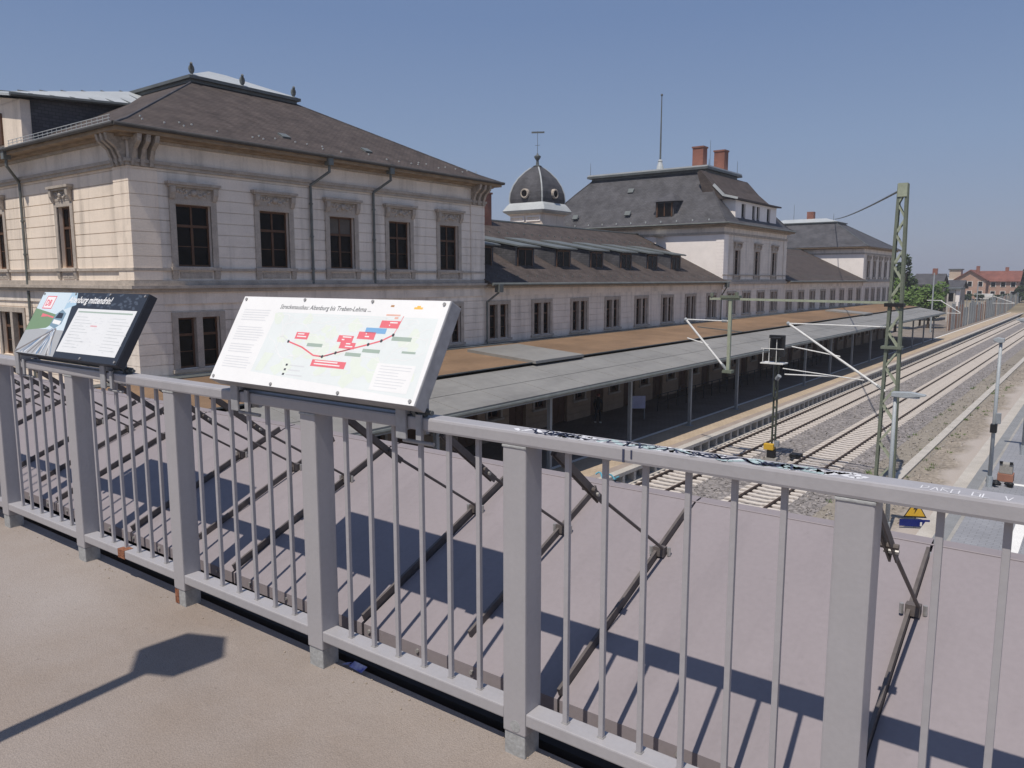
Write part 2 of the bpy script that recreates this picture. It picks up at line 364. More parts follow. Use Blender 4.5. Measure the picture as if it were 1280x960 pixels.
WIN = {}
def window_protos(key, w_, h_, style):
    """meshes of one window type: surround, frame, pane (origin bottom centre at the wall face)"""
    s = MB(); f = MB()
    j = .24 if style in ('upper', 'twin') else .16
    hw = w_/2
    for sx in (-1, 1): s.box((sx*hw, -.05, -.02), (sx*(hw+j), .03, h_+.001))
    s.box((-hw-j, -.052, h_), (hw+j, .03, h_+.22))
    s.box((-hw-j-.06, -.13, -.14), (hw+j+.06, .2, -.02))
    if style == 'upper':
        s.box((-hw-j+.02, -.065, h_+.22), (hw+j-.02, .02, h_+.62))
        s.box((-hw-j-.12, -.26, h_+.70), (hw+j+.12, .02, h_+.80))
        s.box((-hw-j-.06, -.18, h_+.62), (hw+j+.06, .02, h_+.70))
        for sx in (-1, 1):       # consoles under the hood, brackets under the sill
            x = sx*(hw+j-.09)
            s.prism([(-.10,h_+.18),(-.20,h_+.40),(-.22,h_+.62),(-.06,h_+.62),(-.06,h_+.18)], 0, x-.1, x+.1)
            s.prism([(-.10,-.14),(-.10,-.22),(-.055,-.46),(.0,-.46),(.0,-.14)], 0, x-.12, x+.12)
        rnd = random.Random(3)   # carved foliage relief
        for k in range(26):
            cx = rnd.uniform(-hw, hw); cz = h_+.42+rnd.uniform(-.13, .13)
            s.ball((cx, -.065, cz), rnd.uniform(.035, .075), 6)
        s.ball((0, -.08, h_+.43), .13, 8)
        s.box((-hw+.06, -.03, -.44), (hw-.06, .02, -.2))
        s.box((-hw+.12, -.04, -.38), (-.04, .02, -.26)); s.box((.04, -.04, -.38), (hw-.12, .02, -.26))
    fr = .075
    y0, y1 = .17, .24
    lights = [(-hw, hw)] if style != 'twin' else [(-hw, -.13), (.13, hw)]
    if style == 'twin': s.box((-.13, -.045, 0), (.13, .22, h_))
    pn = MB()
    for a, b in lights:
        m = (a+b)/2; tz = h_*.66
        f.box((a, y0, 0), (a+fr, y1, h_)); f.box((b-fr, y0, 0), (b, y1, h_))
        f.box((a+fr, y0, 0), (b-fr, y1, fr)); f.box((a+fr, y0, h_-fr), (b-fr, y1, h_))
        f.box((a+fr, y0-.02, tz-.05), (b-fr, y1, tz+.05))
        if style != 'twin':
            f.box((m-.05, y0-.015, fr), (m+.05, y1, tz-.05)); f.box((m-.035, y0-.01, tz+.05), (m+.035, y1, h_-fr))
        f.box((a+fr, y0+.02, tz*.5-.015), (b-fr, y1, tz*.5+.015))
        pn.box((a+.02, .2, .02), (b-.02, .215, h_-.02))
    WIN[key] = [s.mesh('window', M_['trim']), f.mesh('frame', M_['wood']), pn.mesh('pane', M_['pane'])]
window_protos('upper', 1.45, 2.32, 'upper')
window_protos('slim', 1.15, 2.4, 'upper')
window_protos('pav', 1.2, 2.25, 'upper')
window_protos('twin', 1.75, 1.95, 'twin')
window_protos('twinwide', 2.5, 1.95, 'twin')
window_protos('small', 1.15, 1.75, 'plain')
DIM = {'upper': (1.45,2.32), 'slim': (1.15,2.4), 'pav': (1.2,2.25), 'twin': (1.75,1.95), 'twinwide': (2.5,1.95), 'small': (1.15,1.75)}
FIRST = {}; NB = [0]; M_['blind'] = mat('faded_blind', (.13,.115,.10), .9, .15, 2)
def window(key, parent, M):
    if key in FIRST: return copy_to(FIRST[key], parent, M)
    o = part('window', WIN[key][0], None, parent, M=M)
    part('frame', WIN[key][1], None, o, M=M); part('pane', WIN[key][2], None, o, M=M)
    FIRST[key] = o; return o
BL = {}
def blind(o, key, frac, m):
    w_, h_ = DIM[key]
    k = (key, frac)
    if k not in BL: BL[k] = MB().box((-w_/2+.09,.192,h_*(1-frac)),(w_/2-.09,.199,h_-.08)).mesh('blind', m)
    part('blind', BL[k], None, o, M=W[o])
# doors and blind openings under the canopy
dm = MB(); dm.box((-.8,.2,0),(.8,.27,2.9))
for a in (-.72, .06): 
    dm.box((a,.17,.12),(a+.66,.2,1.2)); dm.box((a,.17,1.3),(a+.66,.2,2.2))
dm.box((-.8,.16,2.25),(.8,.2,2.35)); dm.box((-.8,.12,2.9),(.8,.28,3.0))
DOOR = dm.mesh('door', M_['wood'])

st = thing('station_building', 'long cream railway station building with slate hipped roofs and central domed tower', 'station', (-28, 14.3, G))
def facade(base, rot, L, z0, z1, ops, course, m, nm='wall', x0=0, label=None):
    """ops: (x centre, z sill, key)"""
    rect = [(x-DIM[k][0]/2, x+DIM[k][0]/2, z, z+DIM[k][1]) for x, z, k in ops if k in DIM]
    rect += [(x-.8, x+.8, z, z+3.0) for x, z, k in ops if k == 'door']
    Mx = T(base[0], base[1], 0, rot)
    part(nm, wall_local(L, z0, z1, rect, course, x0=x0), m, st, M=Mx, label=label)
    for x, z, k in ops:
        Mw = Mx @ T(x, 0, z)
        if k == 'door': part('door', DOOR, None, st, M=Mw)
        else:
            wo = window(k, st, Mw); NB[0] += 1
            if NB[0] in (3, 7, 12, 15, 24, 27, 31, 40, 45) and k in ('upper','twin','pav') and wo is not FIRST[k]: blind(wo, k, (.33,.5,.7)[NB[0] % 3] if k != 'twin' else .4, M_['blind'])
E_ = R(90)
def band(nm, a, b, m): part(nm, MB().box(a, b), M_[m], st)

# --- near block, X -46..-28, Y 14.3..34.1
xf = -28.0
ny = [16.7+3.635*k for k in range(5)]
facade((xf,14.65), E_, 19.45, -.06, 4.0, [(y-14.65, .46, 'upper') for y in ny], .44, M_['creamgrey'], label='upper wall of the near block facing the tracks')
facade((xf,14.65), E_, 19.45, -9.62, -.95, [(y-14.65, -3.42, 'twin') for y in ny] + [(y-14.65, -8.85, 'door') for y in ny], .4, M_['creamgrey'])
sx = lambda X: X + 46
facade((-46,14.3), 0, 18, -.06, 4.0, [(sx(-33.25), .44, 'slim'), (sx(-39.8), .44, 'slim'), (sx(-43.8), .44, 'slim')], .44, M_['cream'], label='sunlit end wall of the near block')
facade((-46,14.3), 0, 18, -9.62, -.95, [(sx(-33.25), -3.42, 'twin'), (sx(-39.2), -3.42, 'twinwide')], .4, M_['cream'])
part('wall', MB().box((-46,14.66,-9.62),(-45.65,34.1,4.6)).box((-45.6,33.75,-9.62),(-28.36,34.1,4.6)), M_['cream'], st)
# quoins at the three visible corners
def quoins(x0, x1, y0, y1, z0, z1, c, m):
    q = MB(); z = z0
    while z < z1-.05:
        q.box((x0,y0,z+.014),(x1,y1,min(z+c, z1)-.014)); z += c
    q.box((x0+.012,y0+.012,z0),(x1-.03,y1-.03,z1))
    part('corner_pilaster', q, M_[m], st)
quoins(-29.05,-27.94,14.24,15.32,-.06,4.0,.44,'cream'); quoins(-29.05,-27.94,14.24,15.32,-9.6,-.95,.4,'creamgrey')
quoins(-28.6,-27.94,33.0,34.16,-.06,4.0,.44,'creamgrey')
def cornices(x0, x1, y0, y1, top=5.3):
    """string course, architrave, frieze and main cornice round one block (outer wall faces)"""
    def ring(p, za, zb, m, nm):
        part(nm, MB().box((x0-p,y0-p,za),(x1+p,y1+p,zb)), M_[m], st)
    ring(.06,-.95,-.50,'creamgrey','frieze_lower'); ring(.16,-.50,-.36,'trim','string_course'); ring(.30,-.36,-.24,'trim','string_course'); ring(.10,-.24,-.06,'trim','string_course')
    ring(.10,4.0,4.12,'trim','architrave'); ring(.16,4.12,4.24,'trim','architrave'); ring(.03,4.24,4.86,'creamgrey','frieze')
    ring(.16,4.86,4.95,'trim','cornice'); ring(.42,4.95,5.04,'eave','cornice'); ring(.74,5.04,top-.12,'eave','cornice')
    g = MB()
    e = .84
    for a, b in (((x1+e,y0-e),(x1+e,y1+e)), ((x0-e,y0-e),(x1+e,y0-e)), ((x0-e,y1+e),(x1+e,y1+e))):
        g.tube((a[0],a[1],top-.07),(b[0],b[1],top-.07),.075)
    part('gutter', g, M_['eavegutter'], st)
cornices(-46,-28,14.3,34.1)
def sill_line(x0,x1,y0,y1,z):
    part('sill_band', MB().box((x0-.07,y0-.07,z-.05),(x1+.07,y1+.07,z+.03)), M_['trim'], st)
# thin band at sill level, broken by the windows: short runs between them
def sill_runs(spots, half, a, b, fixed, axis, z=.36):
    q = MB(); xs = [a]
    for s_ in spots: xs += [s_-half, s_+half]
    xs.append(b)
    for i in range(0, len(xs), 2):
        if axis == 1: q.box((fixed-.02,xs[i],z-.06),(fixed+.07,xs[i+1],z+.04))
        else: q.box((xs[i],fixed-.07,z-.06),(xs[i+1],fixed+.02,z+.04))
    part('sill_band', q, M_['trim'], st)
sill_runs(ny, 1.04, 14.23, 34.1, -27.98, 1); sill_runs([-43.8,-39.8,-33.25], .9, -46, -27.93, 14.28, 0)
# corner consoles under the cornice
def console(cx, cy, ax, w_=.16):
    con = MB()
    pr = [(0,4.0),(.14,4.0),(.17,4.25),(.30,4.55),(.60,4.80),(.66,5.03),(0,5.03)]
    if ax == 0: con.prism([(cx + a, z) for a, z in pr], 1, cy-w_/2, cy+w_/2)      # projecting to +X
    else: con.prism([(cy - a, z) for a, z in pr], 0, cx-w_/2, cx+w_/2)            # projecting to -Y
    part('cornice_console', con, M_['carved'], st)
for k in range(3): console(-27.95, 14.42+.33*k, 0); console(-28.1-.33*k, 14.25, 1); console(-27.95, 33.1+.42*k, 0)
# roof of the near block
def roof(nm, er, tr, prof, m, label=None):
    """hipped roof from eave rectangle er=(x0,x1,y0,y1) to top rectangle tr; prof = [(fraction, z)...]"""
    r = MB(); ring = []
    for f, z in prof:
        x0, x1, y0, y1 = [er[i] + (tr[i]-er[i])*f for i in range(4)]
        ring.append([(x0,y0,z),(x1,y0,z),(x1,y1,z),(x0,y1,z)])
    for a, b in zip(ring, ring[1:]):
        for i in range(4): r.quad(a[i], a[(i+1)%4], b[(i+1)%4], b[i])
    z0 = prof[0][1]
    r.quad(*[(x,y,z0-.0) for x,y,_ in ring[0]])
    r.quad(*ring[-1])
    return part(nm, r, M_[m], st, label=label)
rf = roof('roof', (-46.82,-27.18,13.48,34.92), (-41,-34.4,20.8,26.5), [(0,5.24),(.12,5.62),(1,9.0)], 'slate', 'brown slate hipped roof of the near block')
def hips(er, tr, zz, m, rad, own):
    for i, j in ((1,2),(1,3),(0,2)):
        q = MB()
        a = Vector((er[i], er[j], zz[0][1])); prev = a
        for f, z in zz[1:]:
            b = Vector((er[i]+(tr[i]-er[i])*f, er[j]+(tr[j]-er[j])*f, z)); q.tube(prev, b, rad, seg=6); prev = b
        part('ridge_cap', q, M_[m], own)
hips((-46.82,-27.18,13.48,34.92), (-41,-34.4,20.8,26.5), [(0,5.24),(.12,5.62),(1,9.0)], 'slatedk', .05, rf)
def flat_top(x0,x1,y0,y1,z,rise=.35,o=.25):
    q = MB().box((x0-.1,y0-.1,z-.02),(x1+.1,y1+.1,z+.12)); q.box((x0-o,y0-o,z+.12),(x1+o,y1+o,z+.26))
    part('roof_curb', q, M_['zincdk'], st)
    q = MB(); a = z+.262; xm, ym = (x0+x1)/2, (y0+y1)/2
    r = min(x1-x0, y1-y0)*.42
    A = [(x0-o,y0-o,a),(x1+o,y0-o,a),(x1+o,y1+o,a),(x0-o,y1+o,a)]
    B = [(x0+r,y0+r,a+rise),(x1-r,y0+r,a+rise),(x1-r,y1-r,a+rise),(x0+r,y1-r,a+rise)]
    for i in range(4): q.quad(A[i],A[(i+1)%4],B[(i+1)%4],B[i])
    q.quad(*B); q.quad(*A[::-1])
    part('flat_roof', q, M_['zinc'], st)
flat_top(-41,-34.4,20.8,26.5,9.0,1.05)
for y in (20.75, 23.4, 26.4):
    q = MB().lathe((-34.3,y,9.25), [(.10,0),(.06,.08),(.05,.14)], 8); q.ball((-34.3,y,9.54), .14, 10, 1.5)
    q.tube((-34.3,y,9.5),(-34.05,y-.15,9.75),.09,.06); part('finial', q, M_['zincmid'], st)
part('vent_pipe', MB().box((-37.8,23.2,9.3),(-37.4,23.6,9.98)), M_['zinc'], st)
# roof lights and snow hooks on the near roof
def on_roof(y, t): return Vector((-27.18-7.22*(t*.88+.12), y, 5.62+3.38*t))    # main slope to the tracks
for y, t in ((21.7,.14),(26.4,.135)):
    p = on_roof(y, t); q = MB(); sl_ = Vector((-6.35,0,3.38)).normalized(); n = Vector((3.38,0,6.35)).normalized()
    q.bar(p + n*.04 - sl_*.2, p + n*.04 + sl_*.22, .42, .08, up=n); part('roof_hatch', q, M_['zincmid'], st)
rnd = random.Random(5)
q = MB()
for k in range(26):
    y = 14.7 + k*.76
    for t in (.015, .06): 
        if rnd.random() < .45: continue
        p = on_roof(y + rnd.uniform(0,.4), t); q.box((p.x-.035,p.y-.02,p.z+.0),(p.x+.035,p.y+.02,p.z+.06))
part('snow_guard', q, M_['zinc'], st)
# lattice snow fence on the end roof
q = MB()
for k in range(22):
    x = -36.2 + k*.4; q.tube((x,13.62,5.3),(x,13.62,5.6),.012,seg=4)
for z in (5.38,5.48,5.59): q.tube((-36.3,13.62,z),(-27.7,13.62,z),.014,seg=4)
part('snow_fence', q, M_['zinc'], st)
# wall dormer with a long shed roof on the end face
dw = part('dormer', MB().box((-43.5,14.2,5.3),(-36.32,14.6,7.36)), M_['cream'], st, label='cream wall dormer on the end of the near block')
part('cheek', MB().quad((-36.3,14.58,5.5),(-36.3,20.2,8.02),(-36.3,14.58,7.4)), M_['slatedk'], dw)
part('cheek', MB().quad((-43.5,14.58,5.5),(-43.5,14.58,7.4),(-43.5,20.2,8.02)), M_['slatedk'], dw)
q = MB(); EA, RI = [(13.75,7.46),(20.4,7.99)], [(13.75,8.10),(21.2,9.42)]
for sg in (-1, 1):
    e = -40 + 4*sg
    for dz in (0, -.1): q.quad((e,EA[0][0],EA[0][1]+dz),(e,EA[1][0],EA[1][1]+dz),(-40,RI[1][0],RI[1][1]+dz),(-40,RI[0][0],RI[0][1]+dz))
    q.quad((e,EA[0][0],EA[0][1]-.1),(e,EA[1][0],EA[1][1]-.1),(e,EA[1][0],EA[1][1]),(e,EA[0][0],EA[0][1]))
    q.quad((e,EA[0][0],EA[0][1]-.1),(-40,RI[0][0],RI[0][1]-.1),(-40,RI[0][0],RI[0][1]),(e,EA[0][0],EA[0][1]))
part('dormer_roof', q, M_['zinc'], dw)
part('gable', MB().prism([(-43.5,7.34),(-36.32,7.34),(-40,7.95)], 1, 14.2, 14.5), M_['cream'], dw)
part('verge', MB().tube((-35.98,13.72,7.42),(-35.98,20.4,7.95),.09,seg=6), M_['zincdk'], dw)
for k in range(1, 8):
    t_ = k/8; e0 = Vector((-36,EA[0][0],EA[0][1])).lerp(Vector((-36,EA[1][0],EA[1][1])), t_); r0 = Vector((-40,RI[0][0],RI[0][1])).lerp(Vector((-40,RI[1][0],RI[1][1])), t_)
    part('standing_seam', MB().bar(e0+Vector((0,0,.03)), r0+Vector((0,0,.03)), .06, .06), M_['zincdk'], dw)
q = MB().box((-39.6,14.12,5.7),(-38.2,14.2,7.0)); part('shutter', q, M_['wood'], dw)
# downpipes with hopper heads
def downpipe(x, y, z1, z0, ax):
    q = MB(); o = (lambda d: (x+d, y)) if ax == 0 else (lambda d: (x, y-d))
    a = o(.72); b = o(.10)
    q.box((a[0]-.14,a[1]-.14,z1-.45),(a[0]+.14,a[1]+.14,z1)); q.tube((*a,z1-.42),(*a,z1-.75),.06)
    k = (b[0]+(0 if ax else 0), b[1]-.55 if ax == 0 else b[1], z1-1.3); k = (b[0], y-.55, z1-1.3) if ax == 0 else (x-.5, b[1], z1-1.3)
    q.tube((*a,z1-.72),k,.06); q.tube(k,(k[0],k[1],z0),.06)
    for z in [z0+.6+1.4*i for i in range(int((k[2]-z0)/1.4))]: q.tube((k[0],k[1],z),(k[0],k[1],z+.07),.085)
    part('downpipe', q, M_['gutter'], st)
downpipe(-28,22.75,5.32,-.2,0); downpipe(-28,26.4,5.32,-.2,0); downpipe(-36.5,14.3,5.32,-9.4,1)

# --- connecting wings: same plane, lower roofs with a ridge along Y
def wing(y0, y1, wy, keep):
    facade((-28.06,y0), E_, y1-y0, -9.62, -.95, [(y-y0, -3.42, 'twin') for y in wy] + [(y-y0, -8.85, 'door') for y in wy[::1]], .4, M_['creamgrey'])
    band('frieze', (-28.4,y0,-.95),(-28.02,y1,-.52),'creamgrey'); band('cornice', (-28.4,y0,-.52),(-27.7,y1,-.42),'trim'); band('cornice', (-28.4,y0,-.42),(-27.45,y1,-.30),'eave')
    part('wall', MB().box((-45.2,y0,-9.62),(-44.85,y1,-.4)), M_['cream'], st)
    sl_ = .485
    q = MB(); ze = -.28
    a = (-27.35, ze); b = (-36.7, ze + 9.35*sl_); c = (-46.05, ze)
    for (p, r_) in ((a, b), (b, c)): q.quad((p[0],y0,p[1]),(p[0],y1,p[1]),(r_[0],y1,r_[1]),(r_[0],y0,r_[1]))
    q.quad((a[0],y0,ze),(c[0],y0,ze),(b[0],y0,b[1])); q.quad((a[0],y1,ze),(c[0],y1,ze),(b[0],y1,b[1]))
    rr = part('roof', q, M_['slate'], st, label='brown slate roof of a connecting wing')
    part('ridge_cap', MB().tube((b[0],y0,b[1]+.02),(b[0],y1,b[1]+.02),.09,seg=6), M_['zincdk'], rr)
    part('gutter', MB().tube((-27.32,y0,-.3),(-27.32,y1,-.3),.085), M_['gutter'], rr)
    s = MB()
    for k in range(int((y1-y0)/1.0)):
        for x in ((-28.2,) if keep else (-28.2,-28.6)):
            yy = y0+.5+k*1.0+(.5 if x == -28.6 else 0); z = ze+(-27.35-x)*sl_
            s.box((x-.04,yy-.02,z),(x+.04,yy+.02,z+.08))
        s.box((-34.5-.05,y0+.6+k,ze+7.15*sl_),(-34.5+.05,y0+.66+k,ze+7.15*sl_+.11))
    part('snow_guard', s, M_['zincmid'], rr)
wy = [35.54+4.37*k for k in range(8)]
wing(34.1, 68.3, wy, True)
# shed dormers in a row
for i, yd in enumerate([36.0]+[40.2+4.34*k for k in range(6)]):
    w2 = 1.0; xfr = -29.6; zr = -.28 + (xfr*-1-27.35)*.485
    q = MB().box((xfr,yd-w2,zr-.3),(xfr-.3,yd+w2,2.0))
    d = part('dormer', q, M_['slatedk'], st)
    part('window', MB().box((xfr+.03,yd-.72,.85),(xfr-.02,yd+.72,1.82)), M_['pane'], d)
    part('frame', MB().box((xfr+.05,yd-.8,.77),(xfr-.01,yd-.72,1.9)).box((xfr+.05,yd+.72,.77),(xfr-.01,yd+.8,1.9)).box((xfr+.05,yd-.04,.85),(xfr-.01,yd+.04,1.82)).box((xfr+.05,yd-.8,1.82),(xfr-.011,yd+.8,1.92)), M_['wood'], d)
    for sgn in (-1, 1):
        y = yd+sgn*w2; ch = MB()
        ch.quad((xfr-.3,y,zr-.4),(xfr-.3,y,2.02),(-33.2,y,2.62),(-33.2,y,2.5))
        part('cheek', ch, M_['slatedk'], d)
    q = MB(); y0, y1 = yd-w2-.16, yd+w2+.16
    q.prism([(-29.25,1.98),(-29.25,2.08),(-33.75,2.88),(-33.75,2.76)], 1, y0, y1)
    part('dormer_roof', q, M_['zincmid'], d)
    part('gutter', MB().tube((-29.2,y0,2.0),(-29.2,y1,2.0),.05), M_['gutter'], d)
# brick stack on the near wing, its hopper head
part('chimney', MB().box((-36.35,43.7,3.4),(-35.75,44.5,6.0)).box((-36.42,43.63,6.0),(-35.68,44.57,6.12)), M_['redbrick'], st)
q = MB().box((-27.5,34.5,-.75),(-27.15,34.85,-.3)); q.tube((-27.33,34.68,-.75),(-27.9,34.3,-1.3),.055); q.tube((-27.9,34.3,-1.3),(-27.9,34.3,-4),.055)
part('downpipe', q, M_['gutter'], st)
q = MB().box((-27.5,67.6,-.75),(-27.15,67.9,-.3)); q.tube((-27.33,67.75,-.75),(-27.9,68.0,-1.5),.06); q.tube((-27.9,68.0,-1.5),(-27.9,68.0,-3.8),.06)
part('downpipe', q, M_['gutter'], st)

# --- central pavilion, X -49..-28, Y 68.3..85.5
facade((-28,68.65), E_, 16.85, -.06, 4.0, [(y-68.65, .40, 'pav') for y in (71.6,76.85,81.75)], .3, M_['creamgrey'])
facade((-28,68.65), E_, 16.85, -9.62, -.95, [(y-68.65, -3.3, 'twin') for y in (70.6,74.4,78.3,82.2)] + [(y-68.65, -8.85, 'door') for y in (71.8,76.9,82)], .4, M_['creamgrey'])
part('wall', wall_local(21, -9.62, 4.0, [], 0), M_['white'], st, M=T(-49, 68.3, 0), label='sunlit plain end wall of the central pavilion')
part('wall', MB().box((-49,68.66,-9.62),(-48.65,85.15,4.6)).box((-49,85.15,-9.62),(-28.36,85.5,4.6)), M_['cream'], st)
quoins(-28.7,-27.94,68.25,69.3,-.06,4.0,.3,'white'); quoins(-28.5,-27.94,84.6,85.56,-.06,4.0,.3,'creamgrey')
def pav_cornice(x0,x1,y0,y1):
    def ring(p, za, zb, m, nm): part(nm, MB().box((x0-p,y0-p,za),(x1+p,y1+p,zb)), M_[m], st)
    part('frieze_lower', MB().box((x1-.4,y0,-.95),(x1+.06,y1,-.5)), M_['creamgrey'], st)
    part('string_course', MB().box((x1-.4,y0,-.5),(x1+.26,y1,-.26)), M_['trim'], st); part('string_course', MB().box((x1-.4,y0,-.26),(x1+.1,y1,-.06)), M_['trim'], st)
    ring(.1,4.0,4.22,'trim','architrave'); ring(.03,4.22,4.66,'creamgrey','frieze'); ring(.3,4.66,4.78,'trim','cornice'); ring(.66,4.78,4.94,'eave','cornice')
    g = MB(); e = .72
    g.tube((x1+e,y0-e,4.98),(x1+e,y1+e,4.98),.07); g.tube((x0-e,y0-e,4.98),(x1+e,y0-e,4.98),.07); part('gutter', g, M_['gutter'], st)
pav_cornice(-49,-28,68.3,85.5)
sill_runs([71.6,76.85,81.75], .9, 68.23, 85.5, -27.98, 1)
pp = [(0,4.95),(.13,5.35),(.42,6.95),(.75,8.9),(1,10.3)]
rf = roof('roof', (-49.7,-27.3,67.6,86.2), (-44.6,-32.0,72.8,80.7), pp, 'slatedk', 'tall dark slate mansard roof of the central pavilion')
hips((-49.7,-27.3,67.6,86.2), (-44.6,-32.0,72.8,80.7), pp, 'slatedk', .07, rf)
q = MB().box((-44.7,72.7,10.28),(-31.9,80.8,10.5)); part('roof_curb', q, M_['zincdk'], st)
q = MB().box((-45.05,72.3,10.5),(-31.5,81.2,10.72)); part('roof_curb', q, M_['zincdk'], st)
q = MB().box((-45.0,72.35,10.722),(-31.55,81.15,10.86)); part('flat_roof', q, M_['zinc'], st)
# flagpole on its zinc base, lightning rods
fp = MB().lathe((-38.4,76,10.86), [(.62,0),(.62,.12),(.42,.3),(.34,.8),(.2,1.25),(.26,1.35),(.12,1.5)], 12)
fpo = part('flagpole_base', fp, M_['zinc'], st); part('flagpole', MB().tube((-38.4,76,12.3),(-38.4,76,18.8),.1,.05).ball((-38.4,76,18.85),.13), M_['zincdk'], fpo)
for x, y in ((-33.2,74.2),(-32.4,77.6)):
    part('chimney', MB().box((x-.55,y-.5,10.86),(x+.55,y+.5,12.75)).box((x-.62,y-.57,12.75),(x+.62,y+.57,12.9)), M_['redbrick'], st)
q = MB()
for x, y, h in ((-32.9,76,2.9),(-31.8,80.5,1.3),(-44.8,72.6,1.3),(-31.7,73,.6)): q.tube((x,y,10.7),(x,y,10.86+h),.03,.015,seg=5)
part('lightning_rod', q, M_['zincdk'], st)
# small window dormer and skylights on the end slope
d = part('dormer', MB().box((-35.1,68.75,5.6),(-33.2,71.4,7.3)), M_['slatedk'], st)
part('window', MB().box((-34.9,68.7,5.9),(-33.4,68.76,7.1)), M_['pane'], d)
part('frame', MB().box((-34.97,68.66,5.82),(-34.85,68.74,7.15)).box((-33.45,68.66,5.82),(-33.33,68.74,7.15)).box((-34.2,68.66,5.9),(-34.1,68.74,7.15)), M_['wood'], d)
q = MB(); A = [(-35.4,68.4,7.25),(-32.9,68.4,7.25),(-32.9,71.6,7.5),(-35.4,71.6,7.5)]; t_ = (-34.15,70.3,8.2)
for i in range(4): q.quad(A[i],A[(i+1)%4],t_)
q.quad(*A[::-1]); part('dormer_roof', q, M_['slatedk'], d)
for x, f in ((-39.2,.70),(-44.2,.22),(-38.2,.24)):
    y = 67.6+5.2*f; z = 4.95 + (5.35*f if f > .3 else 5.0*f); z = 4.95+ (f-.0)*5.3+.05
    q = MB(); q.bar((x,y-.1,z-.1),(x,y+.18,z+.32),.62,.1,up=(0,-1,1)); part('skylight', q, M_['zincmid'], st)
q = MB()
for k in range(12): q.box((-47+k*1.6,68.0,5.25),(-46.9+k*1.6,68.1,5.42))
part('snow_guard', q, M_['zinc'], st)
# the white attic dormer facing the tracks
d = part('dormer', wall_local(11.2, 5.0, 7.28, [(1.5,2.5,5.4,7.05),(4.3,5.15,5.4,7.05),(5.5,6.35,5.4,7.05),(8.4,9.4,5.4,7.05)], 0), M_['white'], st, M=T(-28.2,71.3,0,E_), label='white attic dormer with four windows facing the tracks')
for a, b in ((1.5,2.5),(4.3,5.15),(5.5,6.35),(8.4,9.4)): part('window', MB().box((-28.42,71.3+a,5.35),(-28.38,71.3+b,7.1)), M_['pane'], d)
part('cheek', MB().quad((-28.4,71.32,5.0),(-28.4,71.32,7.3),(-31.8,71.32,7.9)), M_['white'], d); part('cheek', MB().quad((-28.4,82.48,5.0),(-28.4,82.48,7.3),(-31.8,82.48,7.9)), M_['white'], d)
q = MB(); y0, y1 = 70.8, 83.0
q.prism([(-27.85,7.28),(-27.85,7.42),(-29.15,7.75),(-30.3,8.75),(-31.6,10.2),(-31.9,10.0),(-31.0,7.2),(-29.15,7.4)], 1, y0, y1)
part('dormer_roof', q, M_['slate'], d)
part('verge_trim', MB().bar((-27.8,y0-.04,7.38),(-29.15,y0-.04,7.72),.1,.2).bar((-29.15,y0-.04,7.7),(-30.2,y0-.04,8.75),.1,.24), M_['zinc'], d)
# satellite dish on the wing ridge
q = MB().tube((-34.4,67.8,3.0),(-34.4,67.8,3.9),.04); q.lathe((-34.2,67.6,3.9), [(.05,0),(.35,.05),(.6,.16),(.62,.16),(.3,.02)], 14)
o = part('satellite_dish', q, M_['zinc'], st)

# --- square tower with a cloister dome behind the wing ridge
tx, ty = -44.4, 62.3
def sq(hw, z, ch):
    c = hw*ch
    return [(tx-hw+c,ty-hw,z),(tx+hw-c,ty-hw,z),(tx+hw,ty-hw+c,z),(tx+hw,ty+hw-c,z),(tx+hw-c,ty+hw,z),(tx-hw+c,ty+hw,z),(tx-hw,ty+hw-c,z),(tx-hw,ty-hw+c,z)]
def loft(prof, ch=.06):
    q = MB(); rr = [sq(h, z, ch) for h, z in prof]
    for a, b in zip(rr, rr[1:]):
        for i in range(8): q.quad(a[i], a[(i+1)%8], b[(i+1)%8], b[i])
    q.quad(*rr[0]); q.quad(*rr[-1]); return q
tw = part('dome_tower', loft([(1.95,-9.6),(1.95,5.0),(1.92,5.0),(1.92,5.95),(2.15,6.1)]), M_['cream'], st, label='cream square tower carrying the slate dome')
part('cornice', loft([(2.12,6.1),(2.4,6.28),(2.46,6.4),(2.15,6.9),(1.97,7.12)]), M_['zinc'], tw)
part('dome', loft([(1.94,7.1),(1.98,7.5),(1.92,8.1),(1.71,8.8),(1.35,9.5),(.86,10.1),(.44,10.5),(.3,10.65)], .1), M_['slatedk'], tw)
pr_ = [(1.96,7.1),(2.0,7.5),(1.94,8.1),(1.73,8.8),(1.37,9.5),(.88,10.1),(.46,10.5)]
q = MB()
for sxx, syy in ((1,-1),(-1,-1),(1,1)):
    for (h0,z0),(h1,z1) in zip(pr_, pr_[1:]): q.tube((tx+sxx*h0*.955,ty+syy*h0*.955,z0),(tx+sxx*h1*.955,ty+syy*h1*.955,z1),.07,seg=6)
part('dome_rib', q, M_['zinc'], tw)
for dx, dy in ((0,-1),(1,0)):
    c = Vector((tx+dx*1.98, ty+dy*1.98, 7.95)); o_ = Vector((dx,dy,0))
    q = MB()
    for i in range(14):
        a0, a1 = 2*math.pi*i/14, 2*math.pi*(i+1)/14
        t = Vector((dy,-dx,0))
        q.tube(c+o_*.12+t*.38*math.cos(a0)+Vector((0,0,.38*math.sin(a0))), c+o_*.12+t*.38*math.cos(a1)+Vector((0,0,.38*math.sin(a1))), .075, seg=6)
    q.tube(c-o_*.5, c+o_*.1, .46, seg=14)
    q.prism([(-.5,.42),(.5,.42),(0,.72)], 1, -.05, .05) if False else None
    e = part('oculus', q, M_['trim'], tw); part('pane', MB().tube(c+o_*.09, c+o_*.13, .34, seg=14), M_['pane'], tw)
